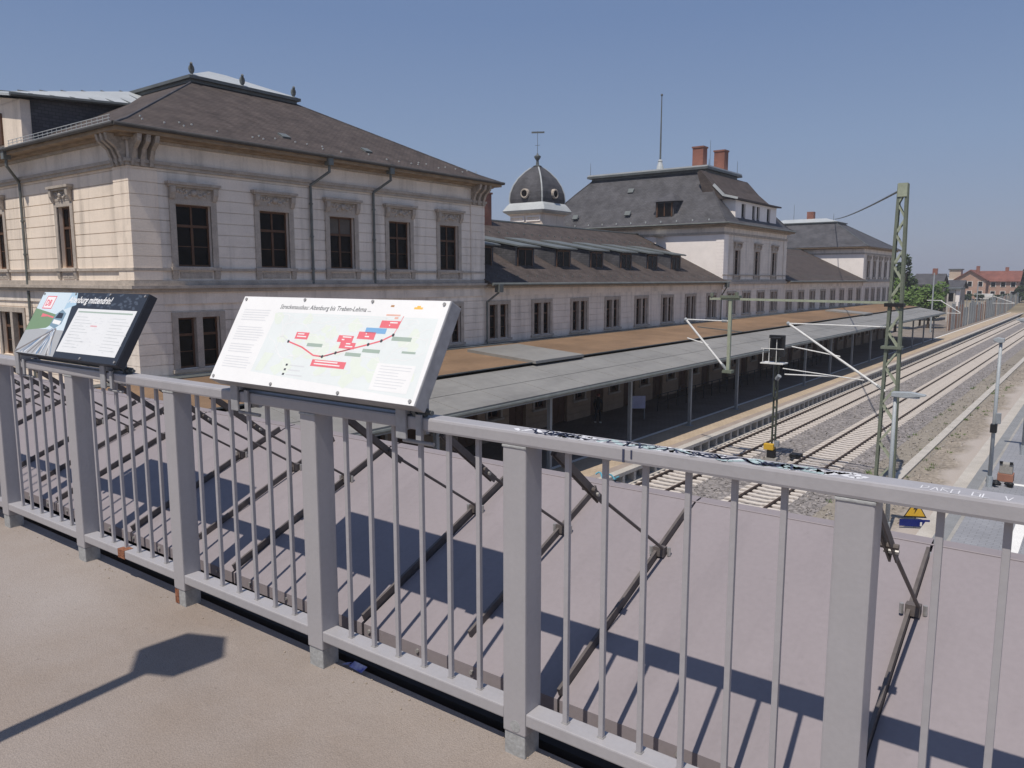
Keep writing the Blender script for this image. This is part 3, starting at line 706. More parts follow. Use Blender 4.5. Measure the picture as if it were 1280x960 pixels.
q = MB().lathe((tx,ty,10.6), [(.36,0),(.42,.08),(.15,.2),(.12,.6),(.3,.85),(.32,1.0),(.1,1.15),(.04,1.3)], 10)
q.tube((tx,ty,11.8),(tx,ty,13.9),.025,.02,seg=5); q.bar((tx-.28,ty,12.6),(tx+.28,ty,12.6),.03,.03); q.bar((tx-.5,ty-.3,13.8),(tx+.55,ty+.35,13.8),.02,.16)
part('weather_vane', q, M_['zincdk'], tw)
for a, b in ((-1.75,-.12),(.12,1.75)):
    q = MB().box((tx+a,ty-2.0,5.36),(tx+b,ty-1.91,5.46)).box((tx+a,ty-2.0,5.76),(tx+b,ty-1.91,5.86)).box((tx+a,ty-2.0,5.46),(tx+a+.1,ty-1.91,5.76)).box((tx+b-.1,ty-2.0,5.46),(tx+b,ty-1.91,5.76))
    part('relief_panel', q, M_['white'], tw)

# --- far wing and far block
wing(85.5, 119.2, [87.3+4.3*k for k in range(8)], False)
fy = [122.0+3.635*k for k in range(5)]
facade((-28,119.55), E_, 19.45, -.06, 3.5, [(y-119.55, .25, 'upper') for y in fy], .44, M_['creamgrey'])
facade((-28,119.55), E_, 19.45, -9.62, -.95, [(y-119.55, -3.42, 'twin') for y in fy] + [(y-119.55, -8.85, 'door') for y in fy], .4, M_['creamgrey'])
part('wall', wall_local(21, -9.62, 3.5, [], 0), M_['white'], st, M=T(-49, 119.2, 0), label='sunlit end wall of the far block')
part('wall', MB().box((-49,119.56,-9.62),(-48.65,139,3.9)).box((-49,138.65,-9.62),(-28.36,139,3.9)), M_['cream'], st)
for p, za, zb, m in ((.1,3.5,3.7,'trim'),(.03,3.7,4.25,'creamgrey'),(.4,4.25,4.4,'eave'),(.74,4.4,4.55,'eave')):
    part('cornice', MB().box((-49-p,119.2-p,za),(-28+p,139+p,zb)), M_[m], st)
part('string_course', MB().box((-28.4,119.2,-.5),(-27.74,139,-.26)), M_['trim'], st); part('frieze_lower', MB().box((-28.4,119.2,-.95),(-27.94,139,-.5)), M_['creamgrey'], st); part('string_course', MB().box((-28.4,119.2,-.26),(-27.9,139,-.06)), M_['trim'], st)
ff = [(0,4.56),(.1,4.9),(1,8.3)]
rf = roof('roof', (-49.8,-27.2,118.4,139.8), (-44,-33.4,124.4,129.5), ff, 'slatedk', 'dark slate roof of the far block')
hips((-49.8,-27.2,118.4,139.8), (-44,-33.4,124.4,129.5), ff, 'zincdk', .07, rf)
flat_top(-44,-33.4,124.4,129.5,8.3,.7)
part('chimney', MB().box((-38.6,127,8.5),(-37.6,128,10.4)), M_['redbrick'], st)
q = MB()
for x, y in ((-40.6,127),(-34,125)): q.tube((x,y,8.6),(x,y,11.6 if x < -36 else 9.8),.04,.02,seg=5)
part('lightning_rod', q, M_['zincdk'], st)

# ------------------------------------------------------------------ platform canopy
cn = thing('platform_canopy', 'long low grey and brown platform canopy running along the station front', 'canopy', (-22, 40, PZ))
YA, YB = 8.0, 129.5
part('metal_roof', MB().prism([(-18.75,-4.93),(-18.75,-4.86),(-22.2,-4.22),(-22.2,-4.34)], 1, YA, YB), M_['canmetal'], cn)
q = MB()
for k in range(40): q.bar((-18.8,YA+1.5+3*k,-4.846),(-22.15,YA+1.5+3*k,-4.224),.03,.012)
for x in (-20.4,): q.bar((x,YA,-4.86+(-18.75-x)*.1855+.006),(x,YB,-4.86+(-18.75-x)*.1855+.006),.05,.014)
part('roof_seam', q, M_['canmetal'], cn)
part('brown_roof', MB().prism([(-22.2,-4.22),(-22.2,-4.10),(-27.35,-3.72),(-27.35,-3.9)], 1, YA, YB), M_['canbrown'], cn, label='brown gravelled felt roof strip')
part('kerb_flashing', MB().box((-22.26,YA,-4.34),(-22.2,YB,-4.05)), M_['zincdk'], cn)
part('back_strip', MB().prism([(-27.35,-3.72),(-27.35,-3.68),(-27.93,-3.66),(-27.93,-3.9)], 1, YA, YB), M_['zincdk'], cn)  # dark strip closing the brown roof against the station wall
for a, b in ((30.8,35.2),(58.4,60.2),(95.6,99.5)):
    part('cover_sheet', MB().prism([(-22.0,-4.12),(-22.0,-3.98),(-26.4,-3.64),(-26.4,-3.8)], 1, a, b) if b-a > 3 else MB().prism([(-22.2,-4.1),(-22.2,-4.04),(-25.9,-3.77),(-25.9,-3.84)], 1, a, a+.25), M_['canmetal'] if b-a > 3 else M_['zincdk'], cn)
part('fascia', MB().box((-18.82,YA,-5.12),(-18.72,YB,-4.93)), M_['steel'], cn)
part('gutter', MB().tube((-18.66,YA,-4.98),(-18.66,YB,-4.98),.075), M_['gutter'], cn)
part('soffit', MB().prism([(-18.85,-5.0),(-22.2,-4.36),(-27.9,-4.0),(-27.9,-4.06),(-22.2,-4.42),(-18.85,-5.06)], 1, YA, YB), M_['wood'], cn)
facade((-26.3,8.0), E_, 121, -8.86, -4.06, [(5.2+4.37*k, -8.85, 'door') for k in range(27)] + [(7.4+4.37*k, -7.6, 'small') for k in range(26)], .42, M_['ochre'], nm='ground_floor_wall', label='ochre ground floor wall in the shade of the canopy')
band('plinth', (-26.5,8,-8.86),(-26.24,129,-8.2),'trim') if False else None
pm = MB().box((-.085,-.085,PZ),(.085,.085,-4.9)).box((-.2,-.2,PZ),(.2,.2,PZ+.03)).mesh('post', M_['steel'])
for k in range(16): part('post', pm, None, cn, M=T(-19.65, 13.6+7.5*k, 0))
q = MB()
for k in range(16): q.bar((-19.65,13.6+7.5*k,-5.0),(-27.9,13.6+7.5*k,-4.3),.12,.2)
part('rafter', q, M_['steel'], cn)
# ------------------------------------------------------------------ overhead line, signal, lamps
def lattice_mast(x, y, zt, label):
    m = thing('catenary_mast', label, 'mast', (x, y, G))
    wb, wt = .37, .15                                   # half widths at the foot and at the top (along X); constant depth along Y
    H = lambda z: wb + (wt-wb)*(z-G)/(zt-G)
    part('footing', MB().box((x-.7,y-.6,G-.2),(x+.7,y+.6,G+.35)), M_['concrete'], m)
    d = .14
    for sx_ in (-1, 1):
        for sy in (-1, 1):
            q = MB(); a = (x+sx_*wb, y+sy*d, G+.3); b = (x+sx_*wt, y+sy*d, zt)
            q.bar(a, b, .125, .022, up=(0,1,0)); 
            a2 = (a[0]-0*sx_, a[1]-sy*.04, a[2]); b2 = (b[0], b[1]-sy*.04, b[2]); q.bar((a2[0]+sx_*.04,a2[1],a2[2]), (b2[0]+sx_*.04,b2[1],b2[2]), .022, .09, up=(0,1,0))
            part('leg', q, M_['mast'], m)
    q = MB(); z = G+.4; s = 1; n = 0
    while z < zt-.5:
        h = .95 - .35*(z-G)/(zt-G)
        for sy in (-1, 1): q.bar((x-s*H(z),y+sy*d,z),(x+s*H(z+h),y+sy*d,z+h),.075,.012,up=(0,1,0))
        for sx_ in (-1, 1): q.bar((x+sx_*H(z),y-s*d,z),(x+sx_*H(z+h),y+s*d,z+h),.012,.065,up=(1,0,0))
        z += h; s = -s
    part('lattice_bracing', q, M_['mastpale'], m)
    part('head_plate', MB().box((x-.19,y-.19,zt-.55),(x+.19,y+.19,zt+.03)), M_['mastpale'], m)
    for zz, hh in ((-1.15,.16),(-3.05,.12)):
        part('clamp_collar', MB().box((x-H(zz)-.2,y-.24,zz-hh/2),(x+H(zz)+.12,y+.24,zz+hh/2)), M_['black'] if zz > -2 else M_['mast'], m)
    return m
MX, MY = -7.48, 38.0
lm = lattice_mast(MX, MY, 4.1, 'tall green lattice mast rising between the tracks and the sandy path, with long side boom')
q = MB()
q.bar((MX-.2,MY,-1.06),(-16.2,MY,-1.0),.09,.11)
part('boom', q, M_['mastpale'], lm)
q = MB().box((-15.175,MY-.08,-4.62),(-15.02,MY+.08,-.85)); part('drop_post', q, M_['mastpale'], lm)
part('post_foot', MB().box((-15.35,MY-.2,-4.75),(-14.85,MY+.2,-4.6)), M_['mast'], lm); part('boom_cap', MB().tube((-16.1,MY,-.9),(-16.1,MY,-.7),.09), M_['mast'], lm)
q = MB().box((-15.6,MY-.16,-.95),(-14.6,MY+.16,-.83)).tube((-14.8,MY,-.85),(-14.8,MY,-.66),.1)
part('boom_fitting', q, M_['mast'], lm)
def cantilever(x, zt, zb, reach, nm='cantilever'):
    q = MB(); e = (x-reach, MY, zt)
    q.tube((x,MY,zb),e,.055); q.tube((x,MY,zt-.02),e,.03); q.tube((x-reach*.45,MY,zb+(zt-zb)*.5),(x-reach*.95,MY,zb+(zt-zb)*.62),.028)
    o = part(nm, q, M_['insul'], lm)
    i = MB()
    dv = (Vector(e)-Vector((x,MY,zb))).normalized(); p = Vector((x,MY,zb))
    for k in range(5): i.tube(p+dv*(.12+.07*k), p+dv*(.15+.07*k), .09, seg=8)
    for k in range(4): i.tube((x-.12-.07*k,MY,zt-.02),(x-.15-.07*k,MY,zt-.02),.08)
    i.ball((e[0],e[1],e[2]), .09, 8)
    part('insulator', i, M_['lamp'], o)
cantilever(-15.15, -2.10, -4.65, 2.35); cantilever(MX-.2, -2.13, -5.05, 4.5)
q = MB().tube((-12.3,MY-.1,-4.32),(-8.6,MY,-4.62),.025).tube((-12.2,MY-.1,-4.6),(-9.9,MY,-4.55),.03)
part('steady_arm', q, M_['insul'], lm)
# feeder wire from the mast head to the next support beyond the station
pts = []
for k in range(25):
    t = k/24; p = Vector((MX,MY,3.9)).lerp(Vector((-33.6,124.2,8.9)), t); p.z -= 4*.25*t*(1-t); pts.append(p)
q = MB()
for a, b in zip(pts, pts[1:]): q.tube(a, b, .055, seg=5)
tag(part('feeder_wire', q, M_['gutter']), 'thin sagging cable leading from the green lattice mast head over the station', 'cable')

# light signal between the tracks
sx0, sy0 = -13.55, 40.7
sg = thing('railway_signal', 'dark light signal on a slim green post with yellow box, standing between the tracks', 'railway signal', (sx0, sy0, -9.55))
part('footing', MB().box((sx0-.3,sy0-.3,-9.7),(sx0+.3,sy0+.3,-9.42)), M_['concrete'], sg)
q = MB().box((sx0-.11,sy0-.02,-9.4),(sx0-.06,sy0+.16,-3.9)).box((sx0+.06,sy0-.02,-9.4),(sx0+.11,sy0+.16,-3.9))
for k in range(11): q.box((sx0-.06,sy0+.05,-9.3+.5*k),(sx0+.06,sy0+.09,-9.2+.5*k))
part('post', q, M_['mastdk'], sg)
q = MB().box((sx0-.38,sy0-.22,-4.05),(sx0+.42,sy0+.02,-2.9)); q.box((sx0-.2,sy0-.5,-3.1),(sx0+.3,sy0-.22,-3.0)); part('signal_head', q, M_['black'], sg, bevel=.03)
q = MB()
for a, b in ((-.62,-4.3),(-.3,-4.3),(-.62,-3.95)): q.tube((sx0+a,sy0-.35,b),(sx0+a+.01,sy0-.35,-3.05 if a > -.4 else -3.6),.02,seg=5)
q.box((sx0-.7,sy0-.5,-4.4),(sx0+.5,sy0+.3,-4.34)); q.tube((sx0-.7,sy0-.45,-3.6),(sx0+.5,sy0-.45,-3.6),.02,seg=5); q.tube((sx0+.1,sy0-.4,-4.3),(sx0+.1,sy0-.4,-3.1),.02,seg=5)
part('work_platform', q, M_['insul'], sg)
part('bracket_box', MB().box((sx0+.13,sy0-.2,-8.8),(sx0+.36,sy0-.02,-8.5)), M_['steel'], sg); part('horn', MB().tube((sx0+.12,sy0-.22,-5.2),(sx0+.28,sy0-.3,-5.0),.12), M_['steel'], sg)
part('yellow_box', MB().box((sx0-.4,sy0-.3,-9.0),(sx0+.12,sy0-.02,-8.68)), M_['yellow'], sg, bevel=.02)
part('relay_case', MB().box((sx0-.22,sy0-.28,-9.42),(sx0+.2,sy0-.02,-9.02)), M_['black'], sg)
mb_ = MB().box((-12.95,41.6,-9.52),(-12.4,42.2,-9.33)).box((-12.7,40.9,-9.52),(-12.55,41.6,-9.45))
tag(part('track_magnet', mb_, M_['black'], bevel=.02), 'small dark trackside magnet box lying on the ballast by the signal', 'track equipment')

def street_lamp(x, y, z0, z1, arm, label, box=False):
    t = thing('platform_lamp', label, 'lamp post', (x, y, z0), 'platform lamps')
    part('pole', MB().tube((x,y,z0),(x,y,z1),.085,.06,10), M_['lamp'], t, smooth=True)
    part('base_sleeve', MB().tube((x,y,z0),(x,y,z0+.5),.12,.12,10), M_['lamp'], t)
    q = MB(); s = 1 if arm > 0 else -1; L_ = abs(arm)
    q.prism([(x-s*.12,z1-.08),(x-s*.12,z1+.08),(x+s*L_*.5,z1+.12),(x+s*L_,z1+.05),(x+s*L_,z1-.0),(x+s*L_*.3,z1-.1)], 1, y-.16, y+.16)
    part('lamp_head', q, M_['lamp'], t, bevel=.02)
    part('lamp_glass', MB().box((x+s*.25,y-.12,z1-.105),(x+s*(L_*.8),y+.12,z1-.06)), M_['insul'], t)
    if box:
        part('control_box', MB().box((x+.05,y-.24,z0+2.8),(x+.24,y-.05,z0+3.25)), M_['steel'], t, bevel=.02)
        part('bracket', MB().box((x-.12,y-.2,z0+2.4),(x+.12,y+.12,z0+2.75)), M_['black'], t)
    return t
street_lamp(-5.95, 31.2, -9.6, -4.22, 1.0, 'grey lamp post with flat arm, standing close in front of the lattice mast')
street_lamp(-3.40, 38.2, -8.85, -2.55, -.28, 'grey lamp post with control box beside a sandbag pile on the grey platform', True)
street_lamp(-2.8, 46.4, -8.85, -2.05, -.75, 'grey lamp post farther along the grey island platform, pale flat head')

# works items on the island platform
bx = thing('barrier_foot_stack', 'orange and grey stack of barrier feet on the grey platform', 'barrier foot', (-2.95, 39.9, PZ))
part('orange_block', MB().box((-3.25,39.6,PZ),(-2.65,40.2,PZ+.35)), mat('orange_plastic', (.30,.145,.10), .7), bx, bevel=.03)
part('grey_block', MB().box((-3.2,39.65,PZ+.35),(-2.7,40.15,PZ+.8)), M_['concrete'], bx, bevel=.03)
part('lifting_lug', MB().box((-3.2,39.6,PZ+.8),(-3.08,39.72,PZ+.9)), M_['black'], bx); part('lifting_lug', MB().box((-2.82,39.6,PZ+.8),(-2.70,39.72,PZ+.9)), M_['black'], bx)
q = MB()
for k in range(9):
    a = random.random()*6.28; q.ball((-2.98+.33*math.cos(a),38.6+.25*math.sin(a),PZ+.08+.04*(k%3)), .13, 8, .6)
tag(part('sandbag_heap', q, M_['black'], smooth=True), 'small black heap of sandbags at the lamp post foot', 'sandbags')
# warning sign on the lower ground before the bridge
hs = thing('warning_sign', 'yellow triangular warning sign above a blue panel on a short post', 'sign', (-5.25, 32.6, G))
HZ = -9.52
part('post', MB().tube((-5.25,32.66,G),(-5.25,32.66,HZ+1.2),.035), M_['steel'], hs)
up = Matrix.Translation((-5.25,32.6,HZ)) @ Matrix.Rotation(R(28), 4, 'Z')
def tri(s, y): 
    return MB().prism([(-.43*s, .60-.36*s+.13), (.43*s, .60-.36*s+.13), (0, .60+.39*s+.13)], 1, y, y+.012)
part('triangle_border', tri(1.0,-.012), M_['black'], hs, M=up)
part('triangle_field', tri(.82,-.026), M_['yellow'], hs, M=up)
part('lightning_bolt', MB().prism([(.03,.95),(-.08,.70),(0,.72),(-.04,.53),(.09,.79),(.01,.77),(.07,.95)], 1, -.036, -.028), M_['black'], hs, M=up)
part('blue_panel', MB().box((-.55,-.014,.02),(.55,.0,.30)), M_['blue'], hs, M=up)
part('white_mark', MB().box((.20,-.02,.04),(.27,-.016,.2)), M_['paint_white'], hs, M=up)

# a person waiting in the shade under the canopy
def skin_figure(name, verts, edges, radii, m, parent):
    me = bpy.data.meshes.new(name); me.from_pydata(verts, edges, []); o = bpy.data.objects.new(name, me); C.objects.link(o)
    sk = o.modifiers.new('skin', 'SKIN'); sk.use_smooth_shade = True
    for i, r_ in enumerate(radii): me.skin_vertices[0].data[i].radius = (r_, r_)
    me.skin_vertices[0].data[0].use_root = True
    ss = o.modifiers.new('sub', 'SUBSURF'); ss.levels = 1; ss.render_levels = 1
    me.materials.append(m)
    if parent: o.parent = parent
    W[o] = W[parent] if parent else Matrix.Identity(4)
    return o
pv = [(0,0,.95),(0,0,1.15),(0,.01,1.40),(0,.01,1.52),(0,-.01,1.62),(0,-.01,1.74),
      (.10,0,.90),(.12,-.03,.50),(.13,.02,.09),(.14,-.12,.03),(-.10,0,.90),(-.13,.05,.50),(-.15,.12,.09),(-.16,-.02,.03),
      (.20,.01,1.42),(.25,.03,1.15),(.24,-.08,.90),(.24,-.12,.80),(-.20,.01,1.42),(-.26,.02,1.15),(-.22,-.10,.92),(-.21,-.15,.83)]
pe = [(0,1),(1,2),(2,3),(3,4),(4,5),(0,6),(6,7),(7,8),(8,9),(0,10),(10,11),(11,12),(12,13),(2,14),(14,15),(15,16),(16,17),(2,18),(18,19),(19,20),(20,21)]
pr2 = [.13,.13,.14,.055,.085,.08,.085,.06,.045,.04,.085,.06,.045,.04,.065,.05,.035,.04,.065,.05,.035,.04]
ps = thing('person', 'person in dark clothes standing in the shade below the canopy', 'person', (-24.6, 41.1, PZ), rot=R(40))
skin_figure('body', pv, pe, pr2, mat('dark_clothing', (.02,.02,.022), .9), ps)
q = MB().ball((0,-.01,1.69), .095, 10, 1.15); part('face', q, mat('skin', (.42,.24,.17), .6), ps, M=W[ps], smooth=True)
q = MB().lathe((0,0,1.73), [(.105,-.03),(.10,.03),(.06,.08),(.01,.095)], 10); part('cap', q, mat('red_cap', (.28,.07,.05), .8), ps, M=W[ps], smooth=True)
q = MB().box((.08,-.2,0),(.2,.08,.07)).box((-.22,-.1,0),(-.1,.2,.07)); part('shoe', q, M_['paint_white'], ps, M=W[ps], bevel=.02)
# platform furniture in the shade
def bench(y, label):
    b = thing('bench', label, 'bench', (-26.6, y, PZ), 'benches below the canopy')
    part('seat', MB().box((-26.9,y-.9,PZ+.42),(-26.4,y+.9,PZ+.47)), M_['wood'], b); part('backrest', MB().box((-26.95,y-.9,PZ+.55),(-26.9,y+.9,PZ+.95)), M_['wood'], b)
    for s in (-.7,.7): part('leg', MB().box((-26.9,y+s-.04,PZ),(-26.45,y+s+.04,PZ+.42)), M_['steel'], b)
bench(33.5, 'dark wooden bench near the waiting person below the canopy'); bench(57.5, 'dark wooden bench farther along below the canopy')
bn = thing('litter_bin', 'small grey square bin against the shaded station wall', 'bin', (-26.9, 37.6, PZ))
part('bin_body', MB().box((-27.2,37.3,PZ),(-26.6,37.9,PZ+.85)), M_['steel'], bn, bevel=.02); part('lid', MB().box((-27.23,37.27,PZ+.85),(-26.57,37.93,PZ+.92)), M_['lamp'], bn)
ib = thing('information_board', 'small pale blue notice board on two legs in canopy shade', 'notice board', (-23.2, 43.6, PZ), rot=R(40))
part('panel', MB().box((-.5,-.03,.7),(.5,.03,1.5)), mat('pale_notice', (.5,.52,.72), .6), ib, M=W[ib]); 
for s in (-.45,.45): part('leg', MB().box((s-.03,-.03,0),(s+.03,.03,.7)), M_['steel'], ib, M=W[ib])
bf = thing('barrier_fence', 'low dark steel barrier fence along the shaded platform', 'fence', (-23.5, 60, PZ))
for k in range(26): part('post', MB().box((-23.53,47+k*1.5,PZ),(-23.47,47.06+k*1.5,PZ+1.15)), M_['black'], bf)
part('handrail', MB().tube((-23.5,47,PZ+1.12),(-23.5,84.6,PZ+1.12),.025).tube((-23.5,47,PZ+.6),(-23.5,84.6,PZ+.6),.02), M_['black'], bf)

# ------------------------------------------------------------------ the far end: barrier wall, houses, trees
nb = thing('trackside_fence', 'tall patchwork fence of grey mesh and brick panels with thin white posts beyond the canopy', 'fence', (-21.3, 220, PZ))
rnd = random.Random(11)
Mmesh = mat('mesh_panel', (.34,.35,.33), .8, .25, .4); Mor = mat('brick_panel', (.36,.20,.13), .9, .3, .5); Mtan = mat('tan_panel', (.40,.30,.22), .9, .2, .5)
yy = 150
for k in range(44):
    L_ = 3.4; m = [Mor,Mmesh,Mor,Mtan,Mor,Mmesh,Mmesh,Mmesh,Mmesh,Mmesh][k % 10] if k < 20 else [Mmesh,Mmesh,Mor,Mmesh,Mmesh,Mtan][k % 6]
    h = 3.9 + rnd.uniform(-.5,.7)
    part('panel', MB().box((-21.38,yy+.06,PZ),(-21.3,yy+L_-.06,PZ+h)), m, nb)
    part('post', MB().box((-21.28,yy-.06,PZ),(-21.16,yy+.06,PZ+rnd.uniform(4.3,5.2))), M_['pale_concrete'] if k % 7 == 0 else M_['steel'], nb)
    yy += L_
sh = thing('signal_cabin', 'small flat roofed cabin with white walls behind the fence', 'cabin', (-27, 190, PZ))
part('wall', MB().box((-26.9,186,-9.6),(-25.4,192,-2.3)), M_['pale_concrete'], sh); part('pier', MB().box((-25.35,186.2,-9.6),(-24.6,187.2,-2.2)), M_['white'], sh)
part('roof', MB().box((-27.1,185.6,-2.2),(-24.4,192.4,-1.85)), M_['zincmid'], sh); part('window', MB().box((-26.6,185.92,-4.6),(-25.7,186.05,-2.9)), M_['pane'], sh)
def pole_with_arm(x, y, z1, reach, label):
    t = thing('catenary_pole', label, 'mast', (x, y, G), 'far catenary poles')
    part('pole', MB().tube((x,y,G),(x,y,z1),.14,.1,8), M_['lamp'], t)
    part('cantilever', MB().tube((x,y,-5.6),(x+reach,y,-5.6),.05).tube((x+reach*.3,y,-3.6),(x+reach,y,-5.5),.07).tube((x-.8,y,-3.55),(x+reach*.35,y,-3.55),.06), M_['insul'], t)
pole_with_arm(-23.2, 146, 1.0, 4.2, 'slim grey catenary pole with white arm beside the canopy end')
pole_with_arm(-24.4, 212, -1.0, 7.5, 'slim grey catenary pole with white arm far beyond the canopy end')

def house(x, y, wx, wy, zb, ze, zr, wall_m, roof_m, label, ridge='x', name='house', rows=2, cols=4, chim=True):
    t = thing(name, label, 'house', (x, y, zb))
    part('wall', MB().box((x-wx/2,y-wy/2,zb),(x+wx/2,y+wy/2,ze)), wall_m, t)
    q = MB(); o = .6
    if ridge == 'x':
        a, b, c = (y-wy/2-o, ze-.1), (y, zr), (y+wy/2+o, ze-.1)
        q.prism([a, b, c, (c[0],c[1]-.25), (b[0],b[1]-.3), (a[0],a[1]-.25)], 0, x-wx/2-o, x+wx/2+o)
        g = MB().prism([(y-wy/2,ze),(y,zr-.32),(y+wy/2,ze)], 0, x-wx/2+.01, x+wx/2-.01)
    else:
        a, b, c = (x-wx/2-o, ze-.1), (x, zr), (x+wx/2+o, ze-.1)
        q.prism([a, b, c, (c[0],c[1]-.25), (b[0],b[1]-.3), (a[0],a[1]-.25)], 1, y-wy/2-o, y+wy/2+o)
        g = MB().prism([(x-wx/2,ze),(x,zr-.32),(x+wx/2,ze)], 1, y-wy/2+.01, y+wy/2-.01)
    rf = part('roof', q, roof_m, t); part('gable', g, wall_m, t)
    if chim: part('chimney', MB().box((x+wx*.15-.5,y-.4,zr-1.5),(x+wx*.15+.5,y+.4,zr+1.2)), M_['redbrick'], rf)
    hh = (ze-zb)/rows
    for r_ in range(rows):
        for c_ in range(cols):
            px = x-wx/2+wx*(c_+.5)/cols; pz = zb+hh*(r_+.35)
            w_ = part('window', MB().box((px-.75,y-wy/2-.08,pz-.1),(px+.75,y-wy/2+.05,pz+hh*.5+.1)), M_['paint_white'], t)
            part('pane', MB().box((px-.6,y-wy/2-.11,pz),(px+.6,y-wy/2-.075,pz+hh*.5)), M_['pane'], w_)
    return t
slr = M_['slatedk']
house(-36.2, 300, 9, 12, -6.5, -.4, 3.0, M_['housebrick'], M_['tile_red'], 'pale pink gabled house, left half of the red roofed pair', 'y', rows=2, cols=3)
house(-28.6, 303, 11, 11, -6.5, -.6, 2.6, M_['housebrick'], M_['tile_red'], 'wide brick house under a long red tiled roof beside the gabled one', 'x', rows=2, cols=4)
house(-33.2, 205, 5.2, 8, -8, -1.2, 1.2, M_['house'], slr, 'tan house with steep dark roof among the trees', 'x', rows=2, cols=2)
house(-29.9, 214, 4.4, 8, -8, -2.0, -.3, M_['house'], slr, 'low house with dark blue-grey roof beside the steep dark roofed one', 'x', rows=2, cols=2, chim=False)
t = house(-42.5, 300, 9, 10, -9, -.2, .5, M_['house'], M_['zinc'], 'plain tan flat roofed building with a square stair tower', 'x', rows=3, cols=3, chim=False)
part('tower', MB().box((-42.6,296,-1),(-39.2,300,2.9)), M_['house'], t); part('tower_roof', MB().box((-42.9,295.7,2.9),(-38.9,300.3,3.3)), M_['zincdk'], t)
vn = thing('van', 'white van parked before the red roofed houses', 'van', (-31.4, 292, -6.9))
part('body', MB().prism([(-34.0,-6.5),(-34.0,-5.4),(-33.2,-4.75),(-29.2,-4.75),(-28.9,-6.5)], 1, 291, 293), M_['paint_white'], vn, bevel=.1)
part('window', MB().box((-33.0,290.95,-5.5),(-31.6,291.0,-4.95)), M_['pane'], vn)
for x_ in (-33,-29.9): part('wheel', MB().tube((x_,290.9,-6.55),(x_,291.3,-6.55),.36,seg=12), M_['black'], vn)
mb = MB(); mb.quad((-120,230,-9.6),(20,230,-9.6),(20,285,-6.92),(-120,285,-6.92)).quad((-120,285,-6.92),(20,285,-6.92),(60,700,-5.5),(-200,700,-5.5))
tag(part('far_bank', mb, mat('bank_earth', (.24,.20,.14), .95, .3, .08)), kind='structure')

def crown(cx, cy, cz, rx, ry, rz, n, leaf, m, parent, seed, lobes=9):
    rnd = random.Random(seed); q = MB(); cl = []
    for k in range(lobes):
        a = rnd.uniform(0, 6.28); u = rnd.uniform(-.75, .95); r_ = math.sqrt(max(0, 1-u*u))*rnd.uniform(.25,.85)
        cl.append((cx+rx*r_*math.cos(a), cy+ry*r_*math.sin(a), cz+rz*u*.8, rnd.uniform(.28,.5)))
    for k in range(n):
        c = rnd.choice(cl); v = Vector((rnd.gauss(0,1), rnd.gauss(0,1), rnd.gauss(0,1))).normalized()*rnd.uniform(.6,1.05)
        p = Vector((c[0]+v.x*rx*c[3], c[1]+v.y*ry*c[3], c[2]+v.z*rz*c[3]))
        t = Vector((rnd.gauss(0,1), rnd.gauss(0,1), rnd.gauss(0,.6))).normalized(); b = t.orthogonal().normalized()
        s = leaf*rnd.uniform(.6,1.3)
        q.quad(p-t*s-b*s*.5, p+t*s*.2-b*s*.6, p+t*s, p+b*s*.6)
    return part('crown', q, m, parent)
def tree(x, y, zb, zt, r_, n, leaf, m, label, seed, name='tree'):
    t = thing(name, label, 'tree', (x, y, zb), 'trees beyond the station')
    h = zt-zb
    q = MB().tube((x,y,zb),(x+.1,y,zb+h*.55),h*.028,h*.014)
    rnd = random.Random(seed)
    for k in range(6):
        a = k*1.05+rnd.random(); q.tube((x,y,zb+h*(.3+.05*k)),(x+r_*.6*math.cos(a),y+r_*.6*math.sin(a),zb+h*(.55+.06*k)),h*.012,h*.004,5)
    part('trunk', q, M_['bark'], t)
    crown(x, y, zb+h*.62, r_, r_, h*.40, n, leaf, m, t, seed, 12)
for i, a in enumerate([
    (-30.0,153,-9.6,-.6,4.2,2600,.30,'leaf','bright green bushy tree just behind the canopy end'),
    (-25.6,158,-9.6,-.5,3.6,2400,.30,'leaf','bright green rounded tree touching the far canopy corner'),
    (-28.3,166,-9.6,-1.6,4.0,2200,.32,'leaf','bright green tree below the dark roofed tan house'),
    (-31.6,166,-9.6,3.4,2.3,1800,.36,'leafdk','tall dark tree half hidden by the lattice mast'),
    (-40.0,330,-6.5,3.2,3.5,500,.5,'leafdk','dark pointed tree left of the red roofed gable'),
    (-22.6,306,-6.5,2.6,3.0,900,.55,'leafdk','broad dark tree at the right end of the long red roofed house'),
    (-21.2,280,-6.8,-2.2,1.8,500,.4,'leafdk','narrow dark conifer before the right end of the long red roofed house'),
    (-50.0,330,-7,1.8,6,700,.6,'leafdk','dull green tree behind the plain tan building')]):
    tree(*a[:7], M_[a[7]], a[8], 100+i)
hd = thing('hedge', 'dark green hedge in front of the red roofed houses', 'hedge', (-28, 288, -6.9))
for k in range(7): crown(-36+k*3.4, 289, -6.0, 2.2, 1.5, 1.3, 220, .4, M_['leafdk'], hd, 300+k, 5)
q = MB()
rnd = random.Random(9)
for k in range(5200):
    x_ = rnd.uniform(-420, 420); d = rnd.uniform(620, 700); zt = -5 + 9*(.5+.3*math.sin(x_*.03)+.2*math.sin(x_*.11+1))
    p = Vector((x_, d, rnd.uniform(-6, zt))); s = rnd.uniform(1.2,2.6)
    t_ = Vector((rnd.gauss(0,1),rnd.gauss(0,1),rnd.gauss(0,1))).normalized(); b_ = t_.orthogonal().normalized()
    q.quad(p-t_*s, p-b_*s*.7, p+t_*s, p+b_*s*.7)
tag(part('far_woodland', q, M_['leafdk']), kind='stuff')
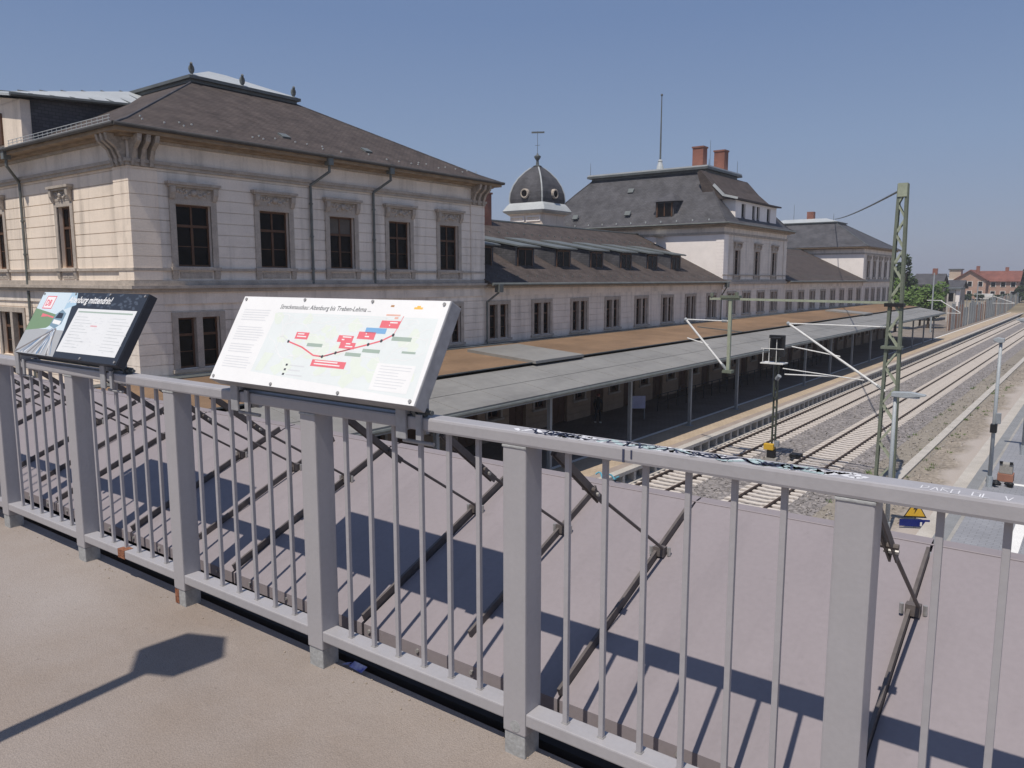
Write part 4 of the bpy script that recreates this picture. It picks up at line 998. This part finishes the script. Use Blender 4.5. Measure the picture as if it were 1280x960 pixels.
# ------------------------------------------------------------------ the bridge: deck, railing, shield
DZ = -1.63
mb = MB().box((-40,-4.5,DZ-.9),(14,2.07,DZ)); tag(part('bridge_deck', mb, M_['deck']), kind='structure')
mb = MB().box((-40,1.6,-3.4),(14,2.05,DZ-.9)); tag(part('bridge_girder', mb, M_['steel']), kind='structure')

RA = .0115; RO = Vector((-1.5, 1.98, DZ))
rl = thing('railing', 'grey steel bridge railing with square posts and thin vertical bars', 'railing', tuple(RO), rot=RA)
PS = 1.045; X0, X1 = -7*PS-.01, 5*PS-.01
Lr = lambda *p: p
def rpart(nm, mb, m, bevel=0, label=None, smooth=False): return part(nm, mb, M_[m], rl, M=W[rl], bevel=bevel, label=label, smooth=smooth)
rpart('top_rail', MB().box((X0-.2,-.004,1.092),(X1+.2,.082,1.141)), 'rail', .009)
pm = MB().box((-.047,0,.083),(.047,.095,1.092)).mesh('post', M_['rail'], None, .006)
fm = MB().box((-.043,.004,-.004),(.043,.09,.083)).mesh('foot', M_['raildk'], None, .004)
wm = MB().box((-.049,-.003,1.083),(.049,.097,1.0925)).mesh('weld_collar', M_['raildk'], None, .003)
bm_ = MB().box((-.0085,-.008,.169),(.0085,.008,1.093)).mesh('baluster', M_['rail'], None, .002)
wl = MB().box((-.012,-.011,.168),(.012,.011,.172)).mesh('weld_bead', M_['bolt'], None, .002)
for k in range(-7, 6):
    x = k*PS
    o = part('post', pm, None, rl, M=W[rl] @ T(x,0,0))
    part('foot', fm, None, o, M=W[rl] @ T(x,0,0)); part('weld_collar', wm, None, o, M=W[rl] @ T(x,0,0))
    if k < 5:
        q = MB().box((x+.047,.002,.124),(x+PS-.047,.082,.169)); rpart('bottom_rail', q, 'rail', .005)
        for j in range(6):
            xb = x + .047 + (PS-.094)*(j+1)/7
            o = part('baluster', bm_, None, rl, M=W[rl] @ T(xb,.042,0)); part('weld_bead', wl, None, o, M=W[rl] @ T(xb,.042,0))
# rust, a cut-out in a post, drips
part('rust_patch', MB().box((-2.66-.035,-.0015,.122),(-2.66+.035,.05,.171)), M_['rust'], rl, M=W[rl])
part('rust_patch', MB().box((-2*PS-.044-.001,.002,.005),(-2*PS-.012,.02,.08)), M_['rust'], rl, M=W[rl])
q = MB().tube((0.005,-.0012,.112),(0.005,.002,.112),.021,seg=16); rpart('plug', q, 'raildk')
# graffiti scrawl on the upper face of the rail: ribbons of marker and paint
def ribbon(q, pts, wd, z):
    for a, b in zip(pts, pts[1:]):
        a, b = Vector((*a, z)), Vector((*b, z)); d = (b-a); n = Vector((-d.y, d.x, 0)).normalized()*wd/2
        q.quad(a-n, b-n, b+n, a+n)
rnd = random.Random(21)
gm = {'navy': mat('navy_marker', (.05,.058,.10), .6), 'chalk': mat('white_marker', (.72,.72,.74), .7), 'teal': mat('teal_marker', (.40,.50,.50), .7)}
zl = 1.1412
for nm, col, n, wd in (('chalk','chalk',16,.016),('teal','teal',7,.02),('navy','navy',19,.0065)):
    q = MB(); zl += .0002
    for k in range(n):
        cx = rnd.uniform(.05, .98) if nm != 'teal' else rnd.uniform(.35,.95); cyy = .036; a0 = rnd.uniform(0,6.28); f = rnd.uniform(1,2.2)
        wx = rnd.uniform(.03,.10); ph = rnd.uniform(0,6.28); am = rnd.uniform(.012,.034)
        pts = [(cx+wx*(t/14-.5)*2+.012*math.sin(f*5*t/14+a0), min(.074,max(.003,cyy+am*math.sin(ph+f*6.28*t/14)))) for t in range(15)]
        ribbon(q, pts, wd, zl)
    part('graffiti', q, gm[col], rl, M=W[rl])
q = MB().box((.40,-.0055,1.094),(.4075,-.0038,1.134)).box((.427,-.0055,1.108),(.4325,-.0038,1.134)); part('paint_drip', q, gm['navy'], rl, M=W[rl])
# pale scratched capitals on the rail beside the last post in view
q = MB()
for k, ch in enumerate('DARG GL V'):
    x = 1.185+.021*k; y0, y1 = .006, .045
    S_ = {'D': [(0,y0),(0,y1),(.025,.045),(.025,.025),(0,y0)], 'A': [(0,y0),(.014,y1),(.028,y0)], 'R': [(0,y0),(0,y1),(.024,y1),(.024,.036),(0,.036),(.028,y0)], 'G': [(.028,y1),(0,y1),(0,y0),(.028,y0),(.028,.034)], 'L': [(0,y1),(0,y0),(.026,y0)], 'V': [(0,y1),(.013,y0),(.028,y1)]}.get(ch)
    if S_: ribbon(q, [(x+a*.55, b+random.uniform(-.004,.004)) for a, b in S_], .0028, 1.1414)
part('graffiti', q, gm['chalk'], rl, M=W[rl])

# sloping protective shield outside the railing
sp = thing('protective_shield', 'grey sloping sheet metal shield fixed outside the railing, braced by brown bars', 'protective shield', (-1.5, 2.7, -1.3))
SL = .412; PLZ = lambda y: -1.49 + SL*(y-2.17)
n_ = Vector((0,-SL,1)).normalized(); s_ = Vector((0,1,SL)).normalized()
seams = [-10.6,-9.55,-8.5,-7.5,-6.48,-5.5,-4.5,-3.46,-2.48,-1.45,-.47,.55,1.58,2.6,3.6]
YT = 3.30
for a, b in zip(seams, seams[1:]):
    a += .010 if a > -2 else .016; q = MB(); t = .004
    P = lambda x, y, d=0: (x, y - n_.y*0 + n_.y*d, PLZ(y) + n_.z*d)
    def slab(y0, y1, z0, z1):
        q.prism([(y0,z0),(y1,z1),(y1,z1-t),(y0,z0-t)], 0, a, b)
    q.prism([(2.17,PLZ(2.17)),(YT,PLZ(YT)),(YT+.075,PLZ(YT)+.006),(YT+.075,PLZ(YT)-.05),(YT+.071,PLZ(YT)-.05),(YT+.071,PLZ(YT)+.002),(YT,PLZ(YT)-t),(2.174,PLZ(2.17)-t),(2.174,PLZ(2.17)-.055),(2.17,PLZ(2.17)-.055)], 0, a, b)
    for x in (a, b-.004):
        q.prism([(2.175,PLZ(2.175)-t),(YT,PLZ(YT)-t),(YT,PLZ(YT)-.06),(2.175,PLZ(2.175)-.06)], 0, x, x+.004)
    part('sheet', q, M_['sheet'], sp)
under = MB().prism([(2.10,-1.62),(YT,-1.12),(YT,-1.16),(2.10,-1.66)], 0, -10.6, 3.6); part('under_shade_sheet', under, M_['black'], sp)  # added black sheet standing in for the shade beneath the shield
part('edge_bead', MB().tube((-10.6,YT+.002,PLZ(YT)+.001),(3.6,YT+.002,PLZ(YT)+.001),.0045,seg=6), M_['sheet'], sp)
bars = [s for s in seams[1:-1]] + [-1.95,-3.93,-5.99,-8.0]
for s in bars:
    mid = s in (-1.95,-3.93,-5.99,-8.0)
    y0, y1 = (2.28 if mid else 2.185), 3.25
    q = MB(); hgt = .031
    q.prism([(y0,PLZ(y0)+.001),(y1,PLZ(y1)+.001),(y1-.012,PLZ(y1)+hgt),(y0-.012,PLZ(y0)+hgt)], 0, s-.004, s+.008)
    o = part('stiffener_bar', q, M_['shieldbar'], sp)
    r = MB(); A = Vector((s+.03,2.085,-.565)); B = Vector((s+.03,2.385,-.80)); D = Vector((s+.03,2.93,PLZ(2.93)+.035))
    r.bar(A, B, .006, .026, up=(0,0,1)); r.bar(A+Vector((.018,0,0)), B+Vector((.018,0,0)), .005, .026, up=(0,0,1))
    r.tube(A.lerp(B,.75)+Vector((-.02,0,0)), A.lerp(B,.75)+Vector((.034,0,0)), .009)
    r.tube(B-(B-A).normalized()*.06+Vector((.015,0,0)), D+Vector((.0,0,0)), .0068)
    rr = part('tie_rod', r, M_['shieldbar'], sp)
    c = MB().box((s-.010,2.912,PLZ(2.93)+.004),(s+.038,2.948,PLZ(2.93)+.044)); part('clamp', c, M_['shieldbar'], rr)
    c = MB()
    for dx, dy in ((-.022,-.012),(.05,.012)): c.tube((s+dx,2.93+dy,PLZ(2.93)+.006),(s+dx,2.93+dy,PLZ(2.93)+.042),.008,seg=6)
    c.tube(A.lerp(B,.85)+Vector((-.01,0,0)), A.lerp(B,.85)+Vector((.03,0,0)), .008, seg=6)
    part('bolt', c, M_['bolt'], rr)
q = MB()
for k in range(26): 
    x = -6.2+k*.29; q.tube((x,2.162,-1.515),(x,2.17,-1.515),.009,seg=6)
part('bolt', q, M_['bolt'], sp)
# things caught on the shield and under the rail
q = MB(); prev = None
for k in range(14):
    p = Vector((-2.02+.011*k, 3.36+.012*math.sin(k*.9), PLZ(3.30)+.03+.012*math.sin(k*1.1)))
    if prev: q.tube(prev, p, .0045, seg=5)
    prev = p
tag(part('cord_scrap', q, mat('blue_cord', (.10,.33,.42), .6)), 'tangled pale blue cord scrap at the top of the shield', 'cord')
q = MB().quad((-2.42,2.04,DZ+.012),(-2.33,2.03,DZ+.014),(-2.325,2.06,DZ+.03),(-2.41,2.065,DZ+.028)).quad((-2.46,2.035,DZ+.01),(-2.42,2.035,DZ+.02),(-2.42,2.06,DZ+.022),(-2.45,2.06,DZ+.012))
tag(part('paper_scrap', q, mat('blue_white_paper', (.10,.12,.45), .7, c2=(.6,.6,.75), scale=20)), 'crumpled blue paper scrap lying under the bottom rail', 'litter')
# moss and grit along the deck edge
rnd = random.Random(4); q = MB()
for k in range(150):
    x = rnd.uniform(-6.2, -.2); y = 2.06 - abs(rnd.gauss(0,.05)); r_ = rnd.uniform(.0015,.005)
    q.ball((x, y+.0115*(x+1.5), DZ+r_*.4), r_, 5, .7)
tag(part('grit', q, M_['groove']), kind='stuff')
rnd = random.Random(14); q = MB()
for k in range(30): r_ = rnd.uniform(.0015,.004); q.ball((rnd.uniform(-5,-1), rnd.uniform(.9,1.95), DZ+r_*.3), r_, 5, .6)
tag(part('crumbs', q, M_['groove']), kind='stuff')

# ------------------------------------------------------------------ the two information boards on the railing
def text_mesh(s, size, m, bold=0, shear=0, align='LEFT'):
    cu = bpy.data.curves.new('text', 'FONT'); cu.body = s; cu.size = size; cu.offset = bold; cu.shear = shear; cu.align_x = align; cu.resolution_u = 2
    o = bpy.data.objects.new('text', cu); C.objects.link(o); bpy.context.view_layer.update()
    me = bpy.data.meshes.new_from_object(o.evaluated_get(bpy.context.evaluated_depsgraph_get()))
    bpy.data.objects.remove(o); me.materials.clear(); me.materials.append(m); return me
def flat(name, c): return mat(name, c, .35, .02, 4, fine=.05, spec=.35)
ink = flat('print_black', (.07,.07,.075)); inkg = flat('print_grey', (.66,.67,.68)); red = flat('print_red', (.76,.18,.21)); wht = flat('print_white', (.80,.80,.79))
gpale = flat('print_pale_green', (.72,.77,.69)); mapc = flat('print_map', (.72,.76,.75)); bluep = flat('print_blue', (.22,.42,.66)); dgreen = flat('print_green_grey', (.36,.44,.38)); orng = flat('print_orange', (.85,.50,.12))
BW, BH = 1.256, .411
TILT = Matrix.Rotation(R(60.9), 4, 'X')
def board(cx, label, face_m, frame_m):
    t = thing('information_board', label, 'information board', (cx, 1.9, -.437), 'boards on the railing'); th_ = .062 if cx > -4 else .048
    Mb = Matrix.Translation((cx, 1.9, -.437)) @ TILT
    part('board_frame', MB().box((-BW/2,0,-th_),(BW/2,BH,-.002)), frame_m, t, M=Mb, bevel=.004)
    fo = part('printed_face', MB().box((-BW/2+.002,.002,-.002),(BW/2-.002,BH-.002,.001)), face_m, t, M=Mb)
    q = MB()
    for u, v in ((.02,.04),(.35,.03),(.68,.03),(.98,.04),(.02,.96),(.35,.97),(.68,.97),(.98,.96)): q.tube((BW*(u-.5),BH*v,0),(BW*(u-.5),BH*v,.006),.007,seg=8)
    part('screw', q, M_['bolt'], t, M=Mb)
    cb = thing  # clamps gripping the top rail
    for dx in (-.52 if cx > -4 else -.66, .50 if cx > -4 else .40):
        x = cx+dx; yr = 1.98 + RA*(x+1.5)
        q = MB().box((x-.026,yr-.016,-.575),(x+.026,yr-.0045,-.445)).box((x-.026,yr-.0045,-.4845),(x+.026,yr+.11,-.445)).box((x-.026,yr+.0895,-.575),(x+.026,yr+.11,-.4845))
        q.prism([(yr+.0,-.445),(yr+.09,-.445),(yr+.15,-.27),(yr+.10,-.27)], 0, x-.022, x+.022)
        c = part('clamp', q, M_['alu'], t, bevel=.004)
        q = MB().box((x+.075,yr-.014,-.57),(x+.10,yr-.0045,-.478)).tube((x-.03,yr+.03,-.59),(x+.12,yr+.03,-.59),.008); part('clamp_jaw', q, M_['alu'], c)
    q = MB().box((cx-.56,1.965,-.436),(cx+.52,2.0,-.415)).tube((cx-.5,1.99,-.472),(cx+.63,1.99,-.472),.009).tube((cx+.575,1.99,-.472),(cx+.60,1.99,-.472),.018,seg=6).tube((cx+.545,1.99,-.478),(cx+.56,1.99,-.472),.02,seg=6)
    part('carrier_bar', q, M_['zincdk'], t)
    return t, Mb @ Matrix.Translation((0,0,.0008)) @ Matrix.Diagonal((1,1,.12,1))
def U(u, v): return (BW*(u-.5), BH*v)
def patch(pts, m, t, Mb, z, nm='print', rib=None):
    q = MB()
    if rib: ribbon(q, [U(*p) for p in pts], rib, z)
    else: q.quad(*[(*U(*p), z) for p in pts])
    return part(nm, q, m, t, M=Mb)
def rects(rs, m, t, Mb, z, nm='print'):
    if nm in ('map_label', 'legend_mark', 'emblem') and len(rs) > 1:
        for r_ in rs: rects([r_], m, t, Mb, z, nm)
        return
    q = MB()
    for u0, v0, u1, v1 in rs: q.quad((*U(u0,v0),z),(*U(u1,v0),z),(*U(u1,v1),z),(*U(u0,v1),z))
    return part(nm, q, m, t, M=Mb)
def put_text(s, size, u, v, m, t, Mb, z, **k):
    x, y = U(u, v); return part('lettering', text_mesh(s, size, m, **k), None, t, M=Mb @ T(x, y, z))

t2, B2 = board(-2.5, 'white route map board with red line, clamped to the railing top', wht, M_['alu'])
Z = .0022
patch([(.215,.14),(.985,.06),(.975,.82),(.228,.82)], mapc, t2, B2, Z, 'map')
rnd = random.Random(8); q = MB()
for k in range(34):
    u, v = rnd.uniform(.25,.94), rnd.uniform(.16,.76); n = 7; a0 = rnd.random()*6
    q.quad(*[(*U(u+rnd.uniform(.01,.045)*math.cos(a0+6.28*i/n), v+rnd.uniform(.03,.09)*math.sin(a0+6.28*i/n)), Z+.0006+k*2e-5) for i in range(n)])
part('map_print', q, gpale, t2, M=B2)
q = MB()
for k in range(46):
    u, v = rnd.uniform(.25,.92), rnd.uniform(.15,.78); a = rnd.uniform(0,3.14); pts = []
    for i in range(6): pts.append((u, v)); u = min(.965,max(.235,u+.03*math.cos(a))); v = min(.8,max(.15,v+.08*math.sin(a))); a += rnd.uniform(-.6,.6)
    ribbon(q, [U(*p) for p in pts], .0022, Z+.0018+k*1e-5)
part('map_lanes', q, wht, t2, M=B2)
patch([(.235,.16),(.275,.16),(.30,.36),(.25,.36)], gpale, t2, B2, Z+.0024)
put_text('Streckenausbau: Altenburg bis Treben-Lehma ...', .0295, .232, .862, ink, t2, B2, Z, shear=.12, bold=.0003)
route = [(.35,.50),(.43,.45),(.50,.375),(.545,.37),(.60,.42),(.73,.53),(.78,.575),(.82,.64),(.83,.75),(.835,.83)]
patch([(.295,.54),(.31,.555),(.35,.50)], inkg, t2, B2, Z+.0026, 'route', .004)
patch(route[:8], red, t2, B2, Z+.0027, 'route', .0065); patch(route[7:], red, t2, B2, Z+.0029, 'route', .003)
patch([(.53,.372),(.565,.382),(.60,.42),(.66,.47)], ink, t2, B2, Z+.0032, 'route', .003)
q = MB()
for u, v in ((.35,.50),(.545,.37),(.60,.42),(.73,.53),(.78,.575),(.82,.64)): q.tube((*U(u,v),Z+.003),(*U(u,v),Z+.0036),.007,seg=10)
part('station_dot', q, ink, t2, M=B2)
LB = [(.375,.535,.44,.61),(.505,.265,.665,.335),(.585,.535,.655,.605),(.605,.47,.675,.535),(.67,.58,.745,.655),(.75,.705,.83,.78)]
rects(LB, red, t2, B2, Z+.0028, 'map_label')
rects([(u0+.008+(.006*k), (v0*.62+v1*.38)-.006+.028*j, u1-.01-.014*((k+j)%3), (v0*.62+v1*.38)+.006+.028*j) for k, (u0,v0,u1,v1) in enumerate(LB) for j in (0,1)], wht, t2, B2, Z+.0036, 'label_text')
rects([(.695,.645,.785,.70)], bluep, t2, B2, Z+.0028, 'map_label')
rects([(.45,.465,.525,.50),(.645,.40,.715,.435),(.715,.45,.79,.485),(.82,.585,.90,.625),(.88,.47,.935,.49)], dgreen, t2, B2, Z+.0028, 'map_label')
rects([(.76,.83,.82,.845),(.80,.80,.815,.82)], flat('print_salmon', (.75,.45,.36)), t2, B2, Z+.003, 'map_label')
rects([(.865,.905,.90,.925),(.875,.925,.89,.94)], orng, t2, B2, Z, 'emblem'); rects([(.765,.92,.78,.94)], flat('print_brown', (.45,.25,.12)), t2, B2, Z, 'emblem')
rects([(.80,.10,.955,.36)], wht, t2, B2, Z+.0024, 'legend')
ln = []
rnd = random.Random(2)
for j in range(8): ln.append((.815,.33-.028*j,.815+rnd.uniform(.08,.13),.338-.028*j))
for j in range(24):
    if j in (5,6,13,18): continue
    ln.append((.035+.0002*j,.83-.029*j,.035+rnd.uniform(.13,.165),.8385-.029*j))
for j in range(3): ln.append((.405,.245-.05*j,.405+rnd.uniform(.06,.12),.255-.05*j))
rects(ln, inkg, t2, B2, Z+.0028, 'print'); rects([(.385,.24-.05*j,.395,.262-.05*j) for j in range(3)], ink, t2, B2, Z+.0028, 'legend_mark')

navy = flat('print_night_blue', (.03,.034,.044))
t1, B1 = board(-4.6, 'dark photo poster board with white paper sheet, clamped to the railing', navy, flat('board_frame_navy', (.035,.038,.048)))
rnd = random.Random(3)
patch([(0.004,.40),(.40,.40),(.345,.99),(0.004,.99)], flat('print_sky', (.62,.72,.78)), t1, B1, Z, 'poster_sky')
patch([(0.004,.006),(.42,.006),(.40,.40),(.004,.40)], flat('print_track_grey', (.40,.41,.42)), t1, B1, Z, 'poster_ground')
patch([(.004,.36),(.21,.42),(.30,.56),(.30,.62),(.004,.72)], flat('print_field_green', (.19,.29,.16)), t1, B1, Z+.0008, 'poster_field')
patch([(.30,.72),(.40,.80),(.36,.99),(.30,.99)], flat('print_mist_blue', (.42,.58,.70)), t1, B1, Z+.0010, 'poster_sky')
q = MB(); q2 = MB(); q3 = MB()
for k in range(26):
    a = rnd.uniform(-.02,.40); ribbon([q,q2,q3][k%3], [U(.30+rnd.uniform(-.02,.02),.42), U(max(.006,min(.41,a)),.012+rnd.uniform(0,.02))], rnd.uniform(.004,.012), Z+.0012+.00002*k)
part('poster_streaks', q, flat('print_streak_light', (.66,.67,.68)), t1, M=B1); part('poster_streaks', q2, flat('print_streak_blue', (.16,.24,.36)), t1, M=B1); part('poster_streaks', q3, flat('print_streak_brown', (.20,.18,.17)), t1, M=B1)
patch([(.235,.46),(.30,.42),(.345,.50),(.345,.66),(.29,.72),(.245,.64)], flat('print_train', (.20,.30,.38)), t1, B1, Z+.0022, 'poster_train')
patch([(.255,.58),(.325,.58),(.32,.66),(.27,.67)], navy, t1, B1, Z+.0028, 'poster_train'); patch([(.25,.50),(.33,.48),(.335,.54),(.25,.56)], wht, t1, B1, Z+.0028, 'poster_train')
rects([(.065,.72,.165,.93)], red, t1, B1, Z+.0022, 'emblem'); rects([(.072,.735,.158,.915)], flat('print_emblem_white', (.85,.80,.80)), t1, B1, Z+.0027, 'emblem')
put_text('DB', .056, .081, .77, red, t1, B1, Z+.0032, bold=.0022)
patch([(.10,.585),(.17,.60),(.235,.575),(.235,.60),(.10,.645)], red, t1, B1, Z+.0022, 'poster_red_band')
put_text('Altenburg mittendrin!', .058, .305, .835, wht, t1, B1, Z+.0022, shear=.22, bold=.0014)
q = MB()
for k in range(60):
    u, v = rnd.uniform(.42,.96), rnd.uniform(.76,.985); q.quad(*[(*U(u+rnd.uniform(.004,.02)*math.cos(6.28*i/5), v+rnd.uniform(.008,.03)*math.sin(6.28*i/5)), Z+.0002+k*1e-5) for i in range(5)])
part('poster_night_scene', q, flat('print_night_grey', (.07,.085,.11)), t1, M=B1)
patch([(.425,.09),(.962,.10),(.968,.75),(.438,.75)], flat('paper_sheet', (.74,.75,.75)), t1, B1, Z+.0022, 'paper_sheet')
ln = [(.455,.69,.945,.712)]
rects(ln, dgreen, t1, B1, Z+.0027, 'print')
q = MB()
for k in range(40):
    u, v = rnd.uniform(.46,.92), rnd.uniform(.14,.62); q.quad((*U(u,v),Z+.0027),(*U(u+rnd.uniform(.01,.05),v),Z+.0027),(*U(u+.012,v+.012),Z+.0027))
part('print', q, inkg, t1, M=B1); rects([(u_, .62-.045*j, u_+.11+.03*((j*7)%3), .628-.045*j) for u_ in (.46,.80) for j in range(11)], flat('print_light_grey', (.55,.57,.57)), t1, B1, Z+.0027); rects([(.63,.49,.69,.51)], flat('print_pink', (.7,.4,.42)), t1, B1, Z+.0029, 'print')

# lantern behind the photographer that throws the shadow on the deck
lx, ly, lh = -2.955, .13, 3.03
sl_t = thing('street_lantern', 'tall grey street lantern with flat six sided head standing on the bridge', 'street lamp', (lx, ly, DZ))
part('pole', MB().tube((lx,ly,DZ),(lx,ly,DZ+lh),.042,.034,12), M_['lamp'], sl_t, smooth=True)
part('collar', MB().tube((lx,ly,DZ),(lx,ly,DZ+.6),.06,.06,12), M_['lamp'], sl_t)
part('lamp_head', MB().prism([(lx+.2*math.cos(R(25+60*k)),ly+.2*math.sin(R(25+60*k))) for k in range(6)], 2, DZ+lh, DZ+lh+.06).lathe((lx,ly,DZ+lh-.12), [(.045,0),(.12,.12),(.1,.125)], 12), M_['lamp'], sl_t)

# ------------------------------------------------------------------ summer haze over the whole place
hm = bpy.data.materials.new('haze'); hm.use_nodes = True; hm.node_tree.nodes.remove(hm.node_tree.nodes['Principled BSDF'])
pv_ = hm.node_tree.nodes.new('ShaderNodeVolumePrincipled'); pv_.inputs['Color'].default_value = (.93,.95,1,1); pv_.inputs['Density'].default_value = .0005; pv_.inputs['Anisotropy'].default_value = .2
hm.node_tree.links.new(pv_.outputs['Volume'], hm.node_tree.nodes['Material Output'].inputs['Volume'])
hz_ = part('haze', MB().box((-2500,-400,-12),(2500,2500,24)), hm); tag(hz_, kind='stuff')
